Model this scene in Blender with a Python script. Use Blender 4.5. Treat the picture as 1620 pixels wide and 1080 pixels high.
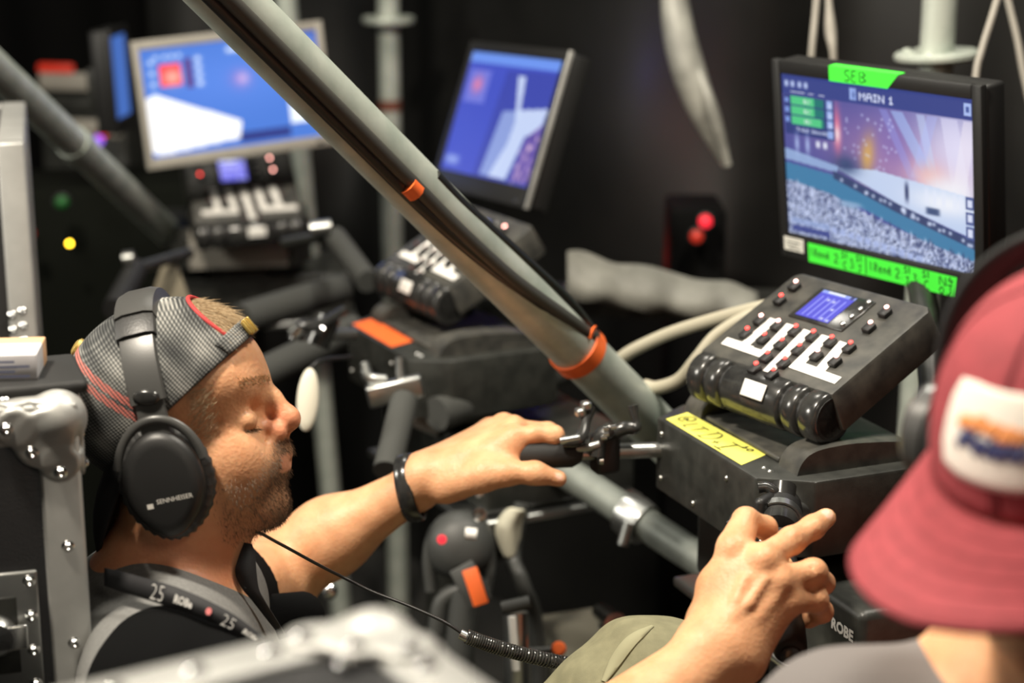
import bpy, bmesh, math, random
import numpy as np
from mathutils import Matrix, Vector
from mathutils.bvhtree import BVHTree

for o in list(bpy.data.objects):
    bpy.data.objects.remove(o)
SC = bpy.context.scene
COL = SC.collection
RNG = np.random.default_rng(7)
random.seed(7)

# ---------------------------------------------------------------- camera
F, TH, CH = 2925.0, math.radians(15.0), 1.75          # focal length in px of the 1620 frame, pitch, height
cam_d = bpy.data.cameras.new('camera')
cam_d.sensor_width = 36.0
cam_d.lens = F / 1620.0 * 36.0
cam_d.clip_start = 0.05
cam_d.dof.use_dof = True
cam_d.dof.focus_distance = 1.79
cam_d.dof.aperture_fstop = 3.3
cam = bpy.data.objects.new('camera', cam_d)
COL.objects.link(cam)
cam.location = (0, 0, CH)
cam.rotation_euler = (math.pi / 2 - TH, 0, 0)
SC.camera = cam

# ---------------------------------------------------------------- world, lights, exposure
world = bpy.data.worlds.new('world')
SC.world = world
world.use_nodes = True
world.node_tree.nodes['Background'].inputs[0].default_value = (0.75, 0.85, 0.75, 1)
world.node_tree.nodes['Background'].inputs[1].default_value = 0.006
SC.view_settings.view_transform = 'Standard'
SC.view_settings.look = 'None'
SC.view_settings.gamma = 1.0
SC.view_settings.use_curve_mapping = False
SC.view_settings.exposure = 0.0

def area_light(name, loc, target, size, power, color, spread=180):
    l = bpy.data.lights.new(name, 'AREA')
    l.shape = 'DISK'
    l.size = size
    l.energy = power
    l.color = color
    l.spread = math.radians(spread)
    o = bpy.data.objects.new(name, l)
    COL.objects.link(o)
    o.location = loc
    o.rotation_euler = (Vector(target) - Vector(loc)).to_track_quat('-Z', 'Y').to_euler()
    return o
area_light('work_light', (-0.80, 1.20, 3.0), (0.1, 1.75, 1.1), 0.26, 78, (1.0, 0.90, 0.75))
area_light('house_light', (0.75, 1.9, 3.2), (0.1, 2.0, 1.0), 0.4, 42, (1.0, 0.93, 0.80))
area_light('aisle_light', (0.6, -0.2, 2.6), (0.2, 1.8, 1.25), 0.5, 5, (1.0, 0.88, 0.70))  # added weak fill from the camera side, not a lamp of the place
area_light('rear_light', (-0.35, 3.1, 3.3), (-0.4, 3.3, 1.3), 0.4, 16, (1.0, 0.95, 0.84))  # added fill that brightens the rear poles and the left brace
area_light('side_light', (-1.9, 1.75, 2.0), (-0.1, 1.9, 1.6), 0.4, 22, (1.0, 0.95, 0.84))  # added fill from low left for the underside of the brace
area_light('red_stage_spill', (0.95, 0.9, 0.7), (-0.2, 1.7, 1.2), 0.6, 1.3, (1.0, 0.25, 0.12))

# ---------------------------------------------------------------- pixel rays (for placing surfaces at real depths)
FW = np.array([0, math.cos(TH), -math.sin(TH)])
UP = np.array([0, math.sin(TH), math.cos(TH)])
RT = np.array([1.0, 0, 0])
C0 = np.array([0, 0, CH])
def P(px, py, d):
    return C0 + d * (FW + (px - 810) / F * RT + (540 - py) / F * UP)
def axes(yaw, tilt, roll=0.0):
    yaw, tilt, roll = map(math.radians, (yaw, tilt, roll))
    r = np.array([math.cos(yaw), -math.sin(yaw), 0])
    b = np.array([math.sin(yaw), math.cos(yaw), 0])
    s = b * math.cos(tilt) + np.array([0, 0, 1]) * math.sin(tilt)
    r, s = r * math.cos(roll) + s * math.sin(roll), s * math.cos(roll) - r * math.sin(roll)
    return r, s, np.cross(r, s)
def frame(c, yaw, tilt=0.0, roll=0.0):
    r, s, n = axes(yaw, tilt, roll)
    m = Matrix.Identity(4)
    for i in range(3):
        m[i][0], m[i][1], m[i][2], m[i][3] = r[i], s[i], n[i], c[i]
    return m

# ---------------------------------------------------------------- materials
def mat(name, color, rough=0.5, metal=0.0, spec=0.5, var=0.0, vscale=30.0, bump=0.0, bscale=200.0, coat=0.0, sss=0.0, color2=None, emit=None, estr=0.0, trans=0.0, rvar=0.0):
    m = bpy.data.materials.new(name)
    m.use_nodes = True
    nt = m.node_tree
    b = nt.nodes['Principled BSDF']
    b.inputs['Base Color'].default_value = (*color, 1)
    b.inputs['Roughness'].default_value = rough
    b.inputs['Metallic'].default_value = metal
    b.inputs['Specular IOR Level'].default_value = spec
    b.inputs['Coat Weight'].default_value = coat
    b.inputs['Transmission Weight'].default_value = trans
    if sss:
        b.inputs['Subsurface Weight'].default_value = sss
        b.inputs['Subsurface Radius'].default_value = (0.012, 0.004, 0.002)
        b.inputs['Subsurface Scale'].default_value = 0.6
    if emit is not None:
        b.inputs['Emission Color'].default_value = (*emit, 1)
        b.inputs['Emission Strength'].default_value = estr
    tc = nt.nodes.new('ShaderNodeTexCoord')
    if var or color2 or rvar:
        n = nt.nodes.new('ShaderNodeTexNoise')
        n.inputs['Scale'].default_value = vscale
        n.inputs['Detail'].default_value = 4
        nt.links.new(tc.outputs['Object'], n.inputs['Vector'])
        r = nt.nodes.new('ShaderNodeValToRGB')
        r.color_ramp.elements[0].position = 0.35
        r.color_ramp.elements[1].position = 0.68
        c2 = color2 if color2 else tuple(min(1, c * (1 + var)) for c in color)
        c1 = color if color2 else tuple(c * (1 - var) for c in color)
        r.color_ramp.elements[0].color = (*c1, 1)
        r.color_ramp.elements[1].color = (*c2, 1)
        nt.links.new(n.outputs[0], r.inputs[0])
        nt.links.new(r.outputs[0], b.inputs['Base Color'])
        if rvar:
            mr = nt.nodes.new('ShaderNodeMapRange')
            mr.inputs[3].default_value = max(0.02, rough - rvar)
            mr.inputs[4].default_value = rough + rvar
            nt.links.new(n.outputs[0], mr.inputs[0])
            nt.links.new(mr.outputs[0], b.inputs['Roughness'])
    if bump:
        n2 = nt.nodes.new('ShaderNodeTexNoise')
        n2.inputs['Scale'].default_value = bscale
        n2.inputs['Detail'].default_value = 3
        nt.links.new(tc.outputs['Object'], n2.inputs['Vector'])
        bp = nt.nodes.new('ShaderNodeBump')
        bp.inputs['Strength'].default_value = bump
        bp.inputs['Distance'].default_value = 0.002
        nt.links.new(n2.outputs[0], bp.inputs['Height'])
        nt.links.new(bp.outputs[0], b.inputs['Normal'])
    return m
def glow(name, color, strength):
    return mat(name, tuple(c * 0.3 for c in color), 0.4, emit=color, estr=strength)

M = {}
M['black_metal'] = mat('black_metal', (0.017, 0.018, 0.016), 0.42, 0.0, 0.5, bump=0.12, bscale=900, color2=(0.034, 0.035, 0.031), vscale=45)
M['black_panel'] = mat('black_panel', (0.03, 0.03, 0.028), 0.5, color2=(0.075, 0.072, 0.062), vscale=38, bump=0.05, bscale=600)
M['black_gloss'] = mat('black_gloss', (0.02, 0.02, 0.02), 0.22, spec=0.6, rvar=0.08, vscale=50, color2=(0.035, 0.035, 0.033))
M['black_plastic'] = mat('black_plastic', (0.014, 0.014, 0.014), 0.45, bump=0.05, bscale=700)
M['rubber'] = mat('rubber', (0.012, 0.012, 0.012), 0.62, bump=0.35, bscale=1400)
M['foam'] = mat('foam', (0.05, 0.052, 0.048), 0.85, bump=0.2, bscale=900)
M['chrome'] = mat('chrome', (0.75, 0.75, 0.74), 0.18, 1.0)
M['steel'] = mat('steel', (0.55, 0.56, 0.55), 0.35, 1.0, rvar=0.12, vscale=25, color2=(0.42, 0.43, 0.42))
M['aluminium'] = mat('aluminium', (0.50, 0.50, 0.48), 0.46, 0.5, rvar=0.1, vscale=18, color2=(0.38, 0.38, 0.365), bump=0.04, bscale=120)
M['galvanised'] = mat('galvanised', (0.52, 0.56, 0.50), 0.48, 0.25, rvar=0.1, vscale=22, color2=(0.36, 0.41, 0.36), bump=0.06, bscale=90)
M['galvanised_dull'] = mat('galvanised_dull', (0.20, 0.22, 0.20), 0.5, 0.25, var=0.2, vscale=22)
M['white_tape'] = mat('white_tape', (0.86, 0.84, 0.8), 0.6)
M['green_tape'] = mat('green_tape', (0.07, 0.95, 0.06), 0.5)
M['yellow_tape'] = mat('yellow_tape', (0.86, 0.83, 0.16), 0.55, var=0.05)
M['orange_tape'] = mat('orange_tape', (0.95, 0.16, 0.03), 0.5, var=0.06)
M['ink'] = mat('ink', (0.01, 0.02, 0.015), 0.6)
M['led_red'] = glow('led_red', (1.0, 0.05, 0.04), 6.0)
M['led_core'] = glow('led_core', (1.0, 0.45, 0.38), 9.0)
M['led_dim'] = glow('led_dim', (1.0, 0.05, 0.04), 1.6)
M['led_yellow'] = glow('led_yellow', (1.0, 0.62, 0.03), 14.0)
M['beige_cable'] = mat('beige_cable', (0.42, 0.39, 0.3), 0.5)
M['cable'] = mat('cable', (0.012, 0.012, 0.012), 0.4)
M['tarp'] = mat('tarp', (0.007, 0.0073, 0.007), 0.5, spec=0.35, bump=0.25, bscale=7, rvar=0.1, vscale=3, color2=(0.013, 0.013, 0.012))
M['drape'] = mat('drape', (0.006, 0.006, 0.006), 0.9, spec=0.04)
M['floor'] = mat('floor', (0.02, 0.02, 0.018), 0.75, var=0.4, vscale=4)
M['grey_label'] = mat('grey_label', (0.6, 0.6, 0.55), 0.6, color2=(0.75, 0.74, 0.68), vscale=200)
M['beige_metal'] = mat('beige_metal', (0.34, 0.32, 0.28), 0.5, var=0.05)
M['pale_cloth'] = mat('pale_cloth', (0.55, 0.53, 0.42), 0.8, var=0.15)

# ---------------------------------------------------------------- object helpers
def mesh_obj(name, verts, faces, m, parent=None, smooth=False, mx=None):
    me = bpy.data.meshes.new(name)
    me.from_pydata([tuple(map(float, v)) for v in verts], [], [tuple(int(i) for i in f) for f in faces])
    return link_mesh(name, me, m, parent, smooth, mx)
def link_mesh(name, me, m, parent=None, smooth=False, mx=None):
    if smooth:
        me.polygons.foreach_set('use_smooth', [True] * len(me.polygons))
    if m is not None:
        me.materials.append(M[m] if isinstance(m, str) else m)
    me.update()
    o = bpy.data.objects.new(name, me)
    COL.objects.link(o)
    if parent is not None:
        o.parent = parent
    if mx is not None:
        o.matrix_local = mx
    return o
def bm_obj(name, bm, m, parent=None, smooth=False, mx=None, auto=None):
    me = bpy.data.meshes.new(name)
    bmesh.ops.recalc_face_normals(bm, faces=bm.faces[:])
    bm.to_mesh(me)
    bm.free()
    o = link_mesh(name, me, m, parent, smooth, mx)
    if auto is not None:
        me.set_sharp_from_angle(angle=math.radians(auto))
    return o
def empty(name, mx=None, loc=None, parent=None):
    o = bpy.data.objects.new(name, None)
    o.empty_display_size = 0.05
    COL.objects.link(o)
    if mx is not None:
        o.matrix_world = mx
    if loc is not None:
        o.location = loc
    if parent:
        o.parent = parent
    return o
def tag(o, label=None, cat=None, group=None, kind=None):
    if label: o['label'] = label
    if cat: o['category'] = cat
    if group: o['group'] = group
    if kind: o['kind'] = kind
    return o
def T(x, y, z):
    return Matrix.Translation((x, y, z))
def R(axis, deg):
    return Matrix.Rotation(math.radians(deg), 4, axis)
def frame_to(a, b, upv=(0, 0, 1)):
    """matrix at a whose z axis points to b"""
    a, b = Vector(a), Vector(b)
    z = (b - a).normalized()
    u = Vector(upv)
    if abs(z.dot(u)) > 0.98:
        u = Vector((1, 0, 0))
    x = u.cross(z).normalized()
    y = z.cross(x)
    m = Matrix.Identity(4)
    for i in range(3):
        m[i][0], m[i][1], m[i][2], m[i][3] = x[i], y[i], z[i], a[i]
    return m
# ---- geometry into a bmesh
def add_box(bm, size, mx=None, bevel=0.0, seg=2):
    r = bmesh.ops.create_cube(bm, size=1.0)
    vs = r['verts']
    for v in vs:
        v.co = Vector((v.co.x * size[0], v.co.y * size[1], v.co.z * size[2]))
    if bevel:
        es = list({e for v in vs for e in v.link_edges})
        rb = bmesh.ops.bevel(bm, geom=es, offset=bevel, segments=seg, profile=0.5, affect='EDGES')
        vs = list({v for f in rb['faces'] for v in f.verts} | {v for v in vs if v.is_valid})
        vs = [v for v in vs if v.is_valid]
    if mx is not None:
        bmesh.ops.transform(bm, matrix=mx, verts=vs)
def box(name, size, m, parent=None, mx=None, bevel=0.0, seg=2):
    bm = bmesh.new()
    add_box(bm, size, None, bevel, seg)
    return bm_obj(name, bm, m, parent, smooth=bool(bevel), mx=mx, auto=50 if bevel else None)
def catmull(pts, n=8):
    p = [np.array(q, float) for q in pts]
    if len(p) < 3:
        return p
    out = []
    ext = [2 * p[0] - p[1]] + p + [2 * p[-1] - p[-2]]
    for i in range(1, len(ext) - 2):
        a, b, c, d = ext[i - 1:i + 3]
        for k in range(n):
            t = k / n
            out.append(0.5 * ((2 * b) + (-a + c) * t + (2 * a - 5 * b + 4 * c - d) * t * t + (-a + 3 * b - 3 * c + d) * t ** 3))
    out.append(p[-1])
    return out
def add_tube(bm, pts, rad, n=12, cap=True, flat=1.0, upv=(0.13, 0.21, 0.97)):
    pts = [Vector(q) for q in pts]
    rad = [rad] * len(pts) if not hasattr(rad, '__len__') else rad
    rings = []
    prev = None
    for i, p in enumerate(pts):
        t = (pts[min(i + 1, len(pts) - 1)] - pts[max(i - 1, 0)]).normalized()
        if prev is None:
            u = Vector(upv)
            if abs(u.dot(t)) > 0.95:
                u = Vector((1, 0, 0))
            x = (u - t * u.dot(t)).normalized()
        else:
            x = (prev - t * prev.dot(t)).normalized()
        prev = x
        y = t.cross(x)
        rings.append([bm.verts.new(p + (x * math.cos(2 * math.pi * k / n) * flat + y * math.sin(2 * math.pi * k / n)) * rad[i]) for k in range(n)])
    for a, b in zip(rings[:-1], rings[1:]):
        for k in range(n):
            bm.faces.new((a[k], a[(k + 1) % n], b[(k + 1) % n], b[k]))
    if cap:
        bm.faces.new(rings[0][::-1])
        bm.faces.new(rings[-1])
def tube(name, pts, rad, m, parent=None, n=12, smooth_n=0, mx=None, flat=1.0, upv=(0.13, 0.21, 0.97)):
    if smooth_n:
        k0 = len(pts)
        if hasattr(rad, '__len__'):
            rr = [[r] for r in rad]
            rad = [float(q[0]) for q in catmull(rr, smooth_n)]
        pts = catmull(pts, smooth_n)
    bm = bmesh.new()
    add_tube(bm, pts, rad, n, flat=flat, upv=upv)
    return bm_obj(name, bm, m, parent, smooth=True, mx=mx, auto=55)
def add_lathe(bm, prof, n=24, mx=None):
    """profile of (radius, z) around z"""
    rings = []
    vs = []
    for r, z in prof:
        if r < 1e-6:
            v = bm.verts.new((0, 0, z)); rings.append([v]); vs.append(v)
        else:
            ring = [bm.verts.new((r * math.cos(2 * math.pi * k / n), r * math.sin(2 * math.pi * k / n), z)) for k in range(n)]
            rings.append(ring); vs += ring
    for a, b in zip(rings[:-1], rings[1:]):
        for k in range(n):
            k2 = (k + 1) % n
            if len(a) == 1 and len(b) == 1: continue
            if len(a) == 1: bm.faces.new((a[0], b[k], b[k2]))
            elif len(b) == 1: bm.faces.new((a[k], a[k2], b[0]))
            else: bm.faces.new((a[k], a[k2], b[k2], b[k]))
    if mx is not None:
        bmesh.ops.transform(bm, matrix=mx, verts=vs)
def lathe(name, prof, m, parent=None, n=24, mx=None, auto=40):
    bm = bmesh.new()
    add_lathe(bm, prof, n)
    return bm_obj(name, bm, m, parent, smooth=True, mx=mx, auto=auto)
def prism(name, poly, z0, z1, m, parent=None, mx=None, bevel=0.0, grow=0.0, seg=2):
    """extrude polygon from z1 (top) to z0, bottom grown by a factor"""
    bm = bmesh.new()
    cx = sum(p[0] for p in poly) / len(poly); cy = sum(p[1] for p in poly) / len(poly)
    top = [bm.verts.new((x, y, z1)) for x, y in poly]
    bot = [bm.verts.new((x + (x - cx) * grow, y + (y - cy) * grow, z0)) for x, y in poly]
    bm.faces.new(top)
    bm.faces.new(bot[::-1])
    n = len(poly)
    for k in range(n):
        bm.faces.new((bot[k], bot[(k + 1) % n], top[(k + 1) % n], top[k]))
    if bevel:
        bmesh.ops.bevel(bm, geom=bm.edges[:], offset=bevel, segments=seg, profile=0.5, affect='EDGES')
    return bm_obj(name, bm, m, parent, smooth=bool(bevel), mx=mx, auto=40 if bevel else None)
# ---- strokes and lettering
GL = {
 'S': [[(.9,.9),(.5,1),(.15,.8),(.3,.55),(.75,.42),(.8,.15),(.4,0),(.05,.12)]],
 'E': [[(.85,1),(.15,.95),(.1,.5),(.1,.02),(.8,0)],[(.1,.52),(.7,.55)]],
 'I': [[(.5,1),(.5,0)]], '1': [[(.3,.8),(.55,1),(.5,0)]],
 'J': [[(.2,1),(.9,1)],[(.6,1),(.6,.2),(.3,0),(.05,.15)]],
 '.': [[(.4,.02),(.5,.06)]], ':': [[(.4,.1),(.45,.16)],[(.4,.6),(.45,.66)]],
 'R': [[(.15,0),(.15,1),(.7,.95),(.75,.65),(.2,.5),(.85,0)]],
 'e': [[(.15,.35),(.75,.4),(.6,.65),(.2,.55),(.15,.2),(.5,0),(.85,.15)]],
 'n': [[(.15,.6),(.15,0)],[(.15,.4),(.5,.62),(.75,.45),(.75,0)]],
 'é': [[(.15,.35),(.75,.4),(.6,.65),(.2,.55),(.15,.2),(.5,0),(.85,.15)],[(.4,.78),(.7,1)]],
 '2': [[(.1,.75),(.35,1),(.75,.85),(.6,.5),(.1,.02),(.85,.05)]],
 'C': [[(.85,.85),(.5,1),(.15,.6),(.2,.15),(.55,0),(.9,.15)]],
 '3': [[(.15,.95),(.7,.9),(.4,.58),(.8,.35),(.55,0),(.1,.08)]],
 'N': [[(.1,0),(.15,1),(.8,0),(.85,1)]], '4': [[(.5,1),(.1,.4),(.9,.4)],[(.65,.65),(.6,0)]],
 'O': [[(.5,1),(.12,.6),(.25,.1),(.6,0),(.88,.45),(.7,.92),(.5,1)]],
 '|': [[(.5,1.5),(.45,-.35)]],
 '@': [[(.6,.5),(.42,.6),(.35,.42),(.5,.33),(.62,.5),(.72,.36),(.95,.5),(.8,.85),(.45,.95),(.1,.7),(.1,.3),(.45,.05),(.85,.15)]],
 'L': [[(.2,1),(.15,.05),(.8,.0)]], 'T': [[(.0,.95),(1,1)],[(.5,1),(.45,0)]],
 'D': [[(.2,.95),(.15,0)],[(0,.95),(.6,.95),(.95,.5),(.6,.05),(0,0)]],
 '+': [[(.1,.5),(.9,.5)],[(.5,.85),(.5,.15)]], '_': [[(0,0),(1,0)]],
 'b': [[(.2,1),(.2,.05),(.7,.1),(.75,.4),(.25,.5)]], '>': [[(.2,1),(.85,.75),(.25,.5),(.9,.25),(.1,0)]],
}
def strokes(name, items, m, parent, mx, width=0.0012, z=0.0004):
    """items: (char, x, y, w, h) in the local plane; flat ribbons"""
    vs, fs = [], []
    for ch, x, y, w, h in items:
        for line in GL[ch]:
            pts = [np.array((x + a * w, y + b * h)) for a, b in line]
            if len(pts) > 2:
                pts = catmull(pts, 4)
            for i in range(len(pts)):
                t = pts[min(i + 1, len(pts) - 1)] - pts[max(i - 1, 0)]
                t = t / (np.linalg.norm(t) + 1e-9)
                nrm = np.array((-t[1], t[0])) * width / 2
                vs += [(*(pts[i] + nrm), z), (*(pts[i] - nrm), z)]
                if i:
                    k = len(vs)
                    fs.append((k - 4, k - 3, k - 1, k - 2))
    return mesh_obj(name, vs, fs, m, parent, mx=mx)
def write(text, x, y, h, sp=1.15, ar=0.62):
    out = []
    for ch in text:
        w = h * ar * (0.5 if ch in '.:1I|' else 1)
        if ch != ' ':
            out.append((ch, x, y, w, h))
        x += w * sp
    return out
def text_verts(s, size, bold=0.0):
    cu = bpy.data.curves.new('lettering', 'FONT')
    cu.body = s
    cu.size = size
    cu.offset = bold
    cu.resolution_u = 2
    ob = bpy.data.objects.new('lettering', cu)
    COL.objects.link(ob)
    bpy.context.view_layer.update()
    me = bpy.data.meshes.new_from_object(ob.evaluated_get(bpy.context.evaluated_depsgraph_get()))
    vs = [tuple(v.co) for v in me.vertices]
    fs = [tuple(p.vertices) for p in me.polygons]
    bpy.data.objects.remove(ob)
    bpy.data.curves.remove(cu)
    bpy.data.meshes.remove(me)
    return vs, fs
def flat_poly(name, poly, m, parent=None, mx=None, thick=0.0003):
    return prism(name, poly, 0.0, thick, m, parent, mx)
def copy_tree(o, parent=None, mx=None, drop=()):
    c = o.copy()
    COL.objects.link(c)
    if parent is not None:
        c.parent = parent
    if mx is not None:
        c.matrix_world = mx
    for ch in o.children:
        if not any(ch.name.startswith(d) for d in drop):
            copy_tree(ch, c, None, drop)
    return c
# ---------------------------------------------------------------- implicit surfaces (bodies, cloth)
class RC:                                        # round cone
    def __init__(s, a, b, r1, r2, k=0.01, op=1):
        s.a, s.b, s.r1, s.r2, s.k, s.op = np.array(a, float), np.array(b, float), r1, r2, k, op
        s.c = (s.a + s.b) / 2
        s.R = np.linalg.norm(s.a - s.b) / 2 + max(r1, r2)
    def d(s, p):
        ba = s.b - s.a
        pa = p - s.a
        h = np.clip((pa @ ba) / (ba @ ba + 1e-12), 0, 1)
        return np.linalg.norm(pa - h[:, None] * ba, axis=1) - (s.r1 + (s.r2 - s.r1) * h)
class EL:                                        # ellipsoid, rot: rows are its axes
    def __init__(s, c, r, rot=None, k=0.01, op=1):
        s.c, s.r, s.k, s.op = np.array(c, float), np.array(r, float), k, op
        s.rot = np.eye(3) if rot is None else np.array(rot, float)
        s.R = max(r)
    def d(s, p):
        q = (p - s.c) @ s.rot.T
        k0 = np.linalg.norm(q / s.r, axis=1)
        k1 = np.linalg.norm(q / (s.r ** 2), axis=1)
        return np.where(k1 > 1e-9, k0 * (k0 - 1.0) / (k1 + 1e-12), -min(s.r))
class DK:                                        # flat disc with a rounded rim
    def __init__(s, c, axis, r, h, rd=.0012, k=.003, op=1):
        s.c, s.ax, s.r, s.h, s.rd, s.k, s.op = np.array(c, float), axis, r, h, rd, k, op
        s.R = r + h
    def d(s, p):
        q = p - s.c
        a = np.abs(q[:, s.ax]) - s.h + s.rd
        o = [i for i in range(3) if i != s.ax]
        rr_ = np.hypot(q[:, o[0]], q[:, o[1]]) - s.r + s.rd
        return np.minimum(np.maximum(a, rr_), 0) + np.hypot(np.maximum(a, 0), np.maximum(rr_, 0)) - s.rd
class HS:                                        # half space cut: keep the side where (p-c).n < 0
    def __init__(s, c, n, k=0.004):
        s.c, s.n, s.k, s.op = np.array(c, float), np.array(n, float) / np.linalg.norm(n), k, 0
        s.R = 1e3
    def d(s, p):
        return (p - s.c) @ s.n
def smin(a, b, k):
    h = np.clip(0.5 + 0.5 * (b - a) / k, 0, 1)
    return b + (a - b) * h - k * h * (1 - h)
def sdf_eval(prims, p):
    d = np.full(len(p), 1.0)
    for q in prims:
        if q.op == 1: d = smin(d, q.d(p), q.k)
        elif q.op == -1: d = -smin(-d, q.d(p), q.k)
        else: d = -smin(-d, -q.d(p), q.k)
    return d
def sdf_mesh(prims, res, N=20):
    lo = np.min([q.c - q.R for q in prims if q.op == 1], axis=0) - 2 * res
    hi = np.max([q.c + q.R for q in prims if q.op == 1], axis=0) + 2 * res
    nb = np.ceil((hi - lo) / (res * N)).astype(int)
    g = np.stack(np.meshgrid(*[np.arange(n) for n in nb], indexing='ij'), -1).reshape(-1, 3)
    cen = lo + (g + 0.5) * N * res
    dc = sdf_eval(prims, cen)
    half = N * res * 0.9 + 0.012
    g = g[np.abs(dc) < half * 1.6]
    ax = np.arange(N + 2)
    loc = np.stack(np.meshgrid(ax, ax, ax, indexing='ij'), -1)
    big = int(nb.max() * N + 10)
    allv, allk, allq = [], [], []
    offs = [(i, j, k) for i in (0, 1) for j in (0, 1) for k in (0, 1)]
    for b in g:
        gi = loc + b * N
        p = lo + gi.reshape(-1, 3) * res
        cb = lo + (b + 0.5) * N * res
        use = [q for q in prims if np.linalg.norm(cb - q.c) < q.R + N * res * 0.95 + 4 * q.k + 0.01]
        if not any(q.op == 1 for q in use):
            continue
        d = sdf_eval(use, p).reshape(N + 2, N + 2, N + 2)
        if d.min() > 0 or d.max() < 0:
            continue
        n1 = N + 1
        acc = np.zeros((n1, n1, n1, 3)); cnt = np.zeros((n1, n1, n1))
        cor = {o: d[o[0]:o[0] + n1, o[1]:o[1] + n1, o[2]:o[2] + n1] for o in offs}
        for o in offs:
            for a in range(3):
                if o[a] == 0:
                    o2 = list(o); o2[a] = 1; o2 = tuple(o2)
                    d0, d1 = cor[o], cor[o2]
                    cr = (d0 < 0) != (d1 < 0)
                    t = np.where(cr, d0 / np.where(cr, d0 - d1, 1), 0)
                    for ax_ in range(3):
                        acc[..., ax_] += np.where(cr, o[ax_] + (t if ax_ == a else 0), 0)
                    cnt += cr
        act = cnt > 0
        idx = np.argwhere(act)
        pos = lo + (idx + b * N + acc[act] / cnt[act][:, None]) * res
        gk = idx + b * N
        allv.append(pos)
        allk.append((gk[:, 0] * big + gk[:, 1]) * big + gk[:, 2])
        for a in range(3):
            u, v = (a + 1) % 3, (a + 2) % 3
            s0 = d[1:N + 1, 1:N + 1, 1:N + 1]
            sl = [slice(1, N + 1)] * 3
            sl[a] = slice(2, N + 2)
            s1 = d[tuple(sl)]
            e = np.argwhere((s0 < 0) != (s1 < 0))
            if len(e) == 0: continue
            ins = s0[e[:, 0], e[:, 1], e[:, 2]] < 0
            e = e + 1 + b * N
            eu = np.zeros(3, int); eu[u] = 1
            ev = np.zeros(3, int); ev[v] = 1
            qs = [e, e - eu, e - eu - ev, e - ev]
            ks = np.stack([(q[:, 0] * big + q[:, 1]) * big + q[:, 2] for q in qs], 1)
            ks[~ins] = ks[~ins][:, ::-1]
            allq.append(ks)
    V = np.concatenate(allv); K = np.concatenate(allk); Q = np.concatenate(allq)
    uk, first = np.unique(K, return_index=True)
    V = V[first]
    Q = np.searchsorted(uk, Q)
    return V, Q
def np_mesh(name, V, Q, m, parent=None):
    me = bpy.data.meshes.new(name)
    me.vertices.add(len(V))
    me.vertices.foreach_set('co', V.astype(np.float32).ravel())
    me.loops.add(Q.size)
    me.loops.foreach_set('vertex_index', Q.astype(np.int32).ravel())
    me.polygons.add(len(Q))
    me.polygons.foreach_set('loop_start', np.arange(0, Q.size, Q.shape[1], dtype=np.int32))
    me.update(calc_edges=True)
    me.validate()
    return link_mesh(name, me, m, parent, smooth=True)
def attr(o, name, vals):
    a = o.data.attributes.new(name, 'FLOAT', 'POINT')
    a.data.foreach_set('value', np.asarray(vals, np.float32))
def normals(o):
    n = np.zeros(len(o.data.vertices) * 3, np.float32)
    o.data.vertices.foreach_get('normal', n)
    return n.reshape(-1, 3)
def bvh(o):
    return BVHTree.FromPolygons([v.co for v in o.data.vertices], [p.vertices for p in o.data.polygons])
def ss(x, a, b):
    t = np.clip((x - a) / (b - a), 0, 1)
    return t * t * (3 - 2 * t)
def strands(name, roots, dirs, length, width, m, parent, bend=0.3, rnd=0.35):
    """short tapered hairs, two quads and a tip each"""
    n = len(roots)
    L = length * (1 + RNG.uniform(-rnd, rnd, n))[:, None]
    dirs = dirs + RNG.normal(0, 0.22, dirs.shape)
    dirs /= np.linalg.norm(dirs, axis=1)[:, None]
    side = np.cross(dirs, np.array([0.0, -0.95, 0.3]))
    side /= np.linalg.norm(side, axis=1)[:, None] + 1e-9
    sag = np.array([0, 0, -1.0]) * bend
    p0 = roots; p1 = roots + dirs * L * 0.5; p2 = roots + dirs * L + sag * L
    w = width / 2
    V = np.stack([p0 - side * w, p0 + side * w, p1 - side * w * .8, p1 + side * w * .8, p2], 1).reshape(-1, 3)
    b = np.arange(n)[:, None] * 5
    fs = [tuple(x) for x in (b + np.array([[0, 1, 3, 2]])).tolist()] + [tuple(x) for x in (b + np.array([[2, 3, 4]])).tolist()]
    o = mesh_obj(name, V, fs, m, parent)
    return o
# ---------------------------------------------------------------- setting
def grid_sheet(name, m, nx, ny, fn, parent=None):
    vs = [fn(i / nx, j / ny) for j in range(ny + 1) for i in range(nx + 1)]
    fs = [(j * (nx + 1) + i, j * (nx + 1) + i + 1, (j + 1) * (nx + 1) + i + 1, (j + 1) * (nx + 1) + i) for j in range(ny) for i in range(nx)]
    return mesh_obj(name, vs, fs, m, parent, smooth=True)
fl = box('floor', (9, 9, 0.1), 'floor', mx=T(0, 2.5, -0.05))
tag(fl, kind='structure')
def drape(u, v):                                   # back drape of black sheeting, hung in soft folds
    x = -3.4 + 7.0 * u
    z = 3.2 * v
    y = 4.95 + 0.07 * math.sin(x * 9 + 1.3 * math.sin(z * 1.1)) + 0.03 * math.sin(x * 23 + z * 2)
    return (x, y, z)
tag(grid_sheet('wall_back', 'drape', 160, 30, drape), kind='structure')
def tarp(u, v):                                    # nearer, creased tarpaulin behind the right-hand station
    x = -0.9 + 3.3 * u
    z = 2.8 * v
    q_ = min(1, max(0, (x + .55) / 1.0))
    y = 4.62 - .9 * q_ * q_ * (3 - 2 * q_) - .12 * max(0, x - .4) + 0.040 * math.sin(x * 7 + 1.6 * z + 1.2 * math.sin(z * 1.7)) + 0.016 * math.sin(x * 19 - 3.2 * z + math.sin(z * 4)) + 0.012 * math.sin(z * 9 + x * 7)
    return (x, y, z)
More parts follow.
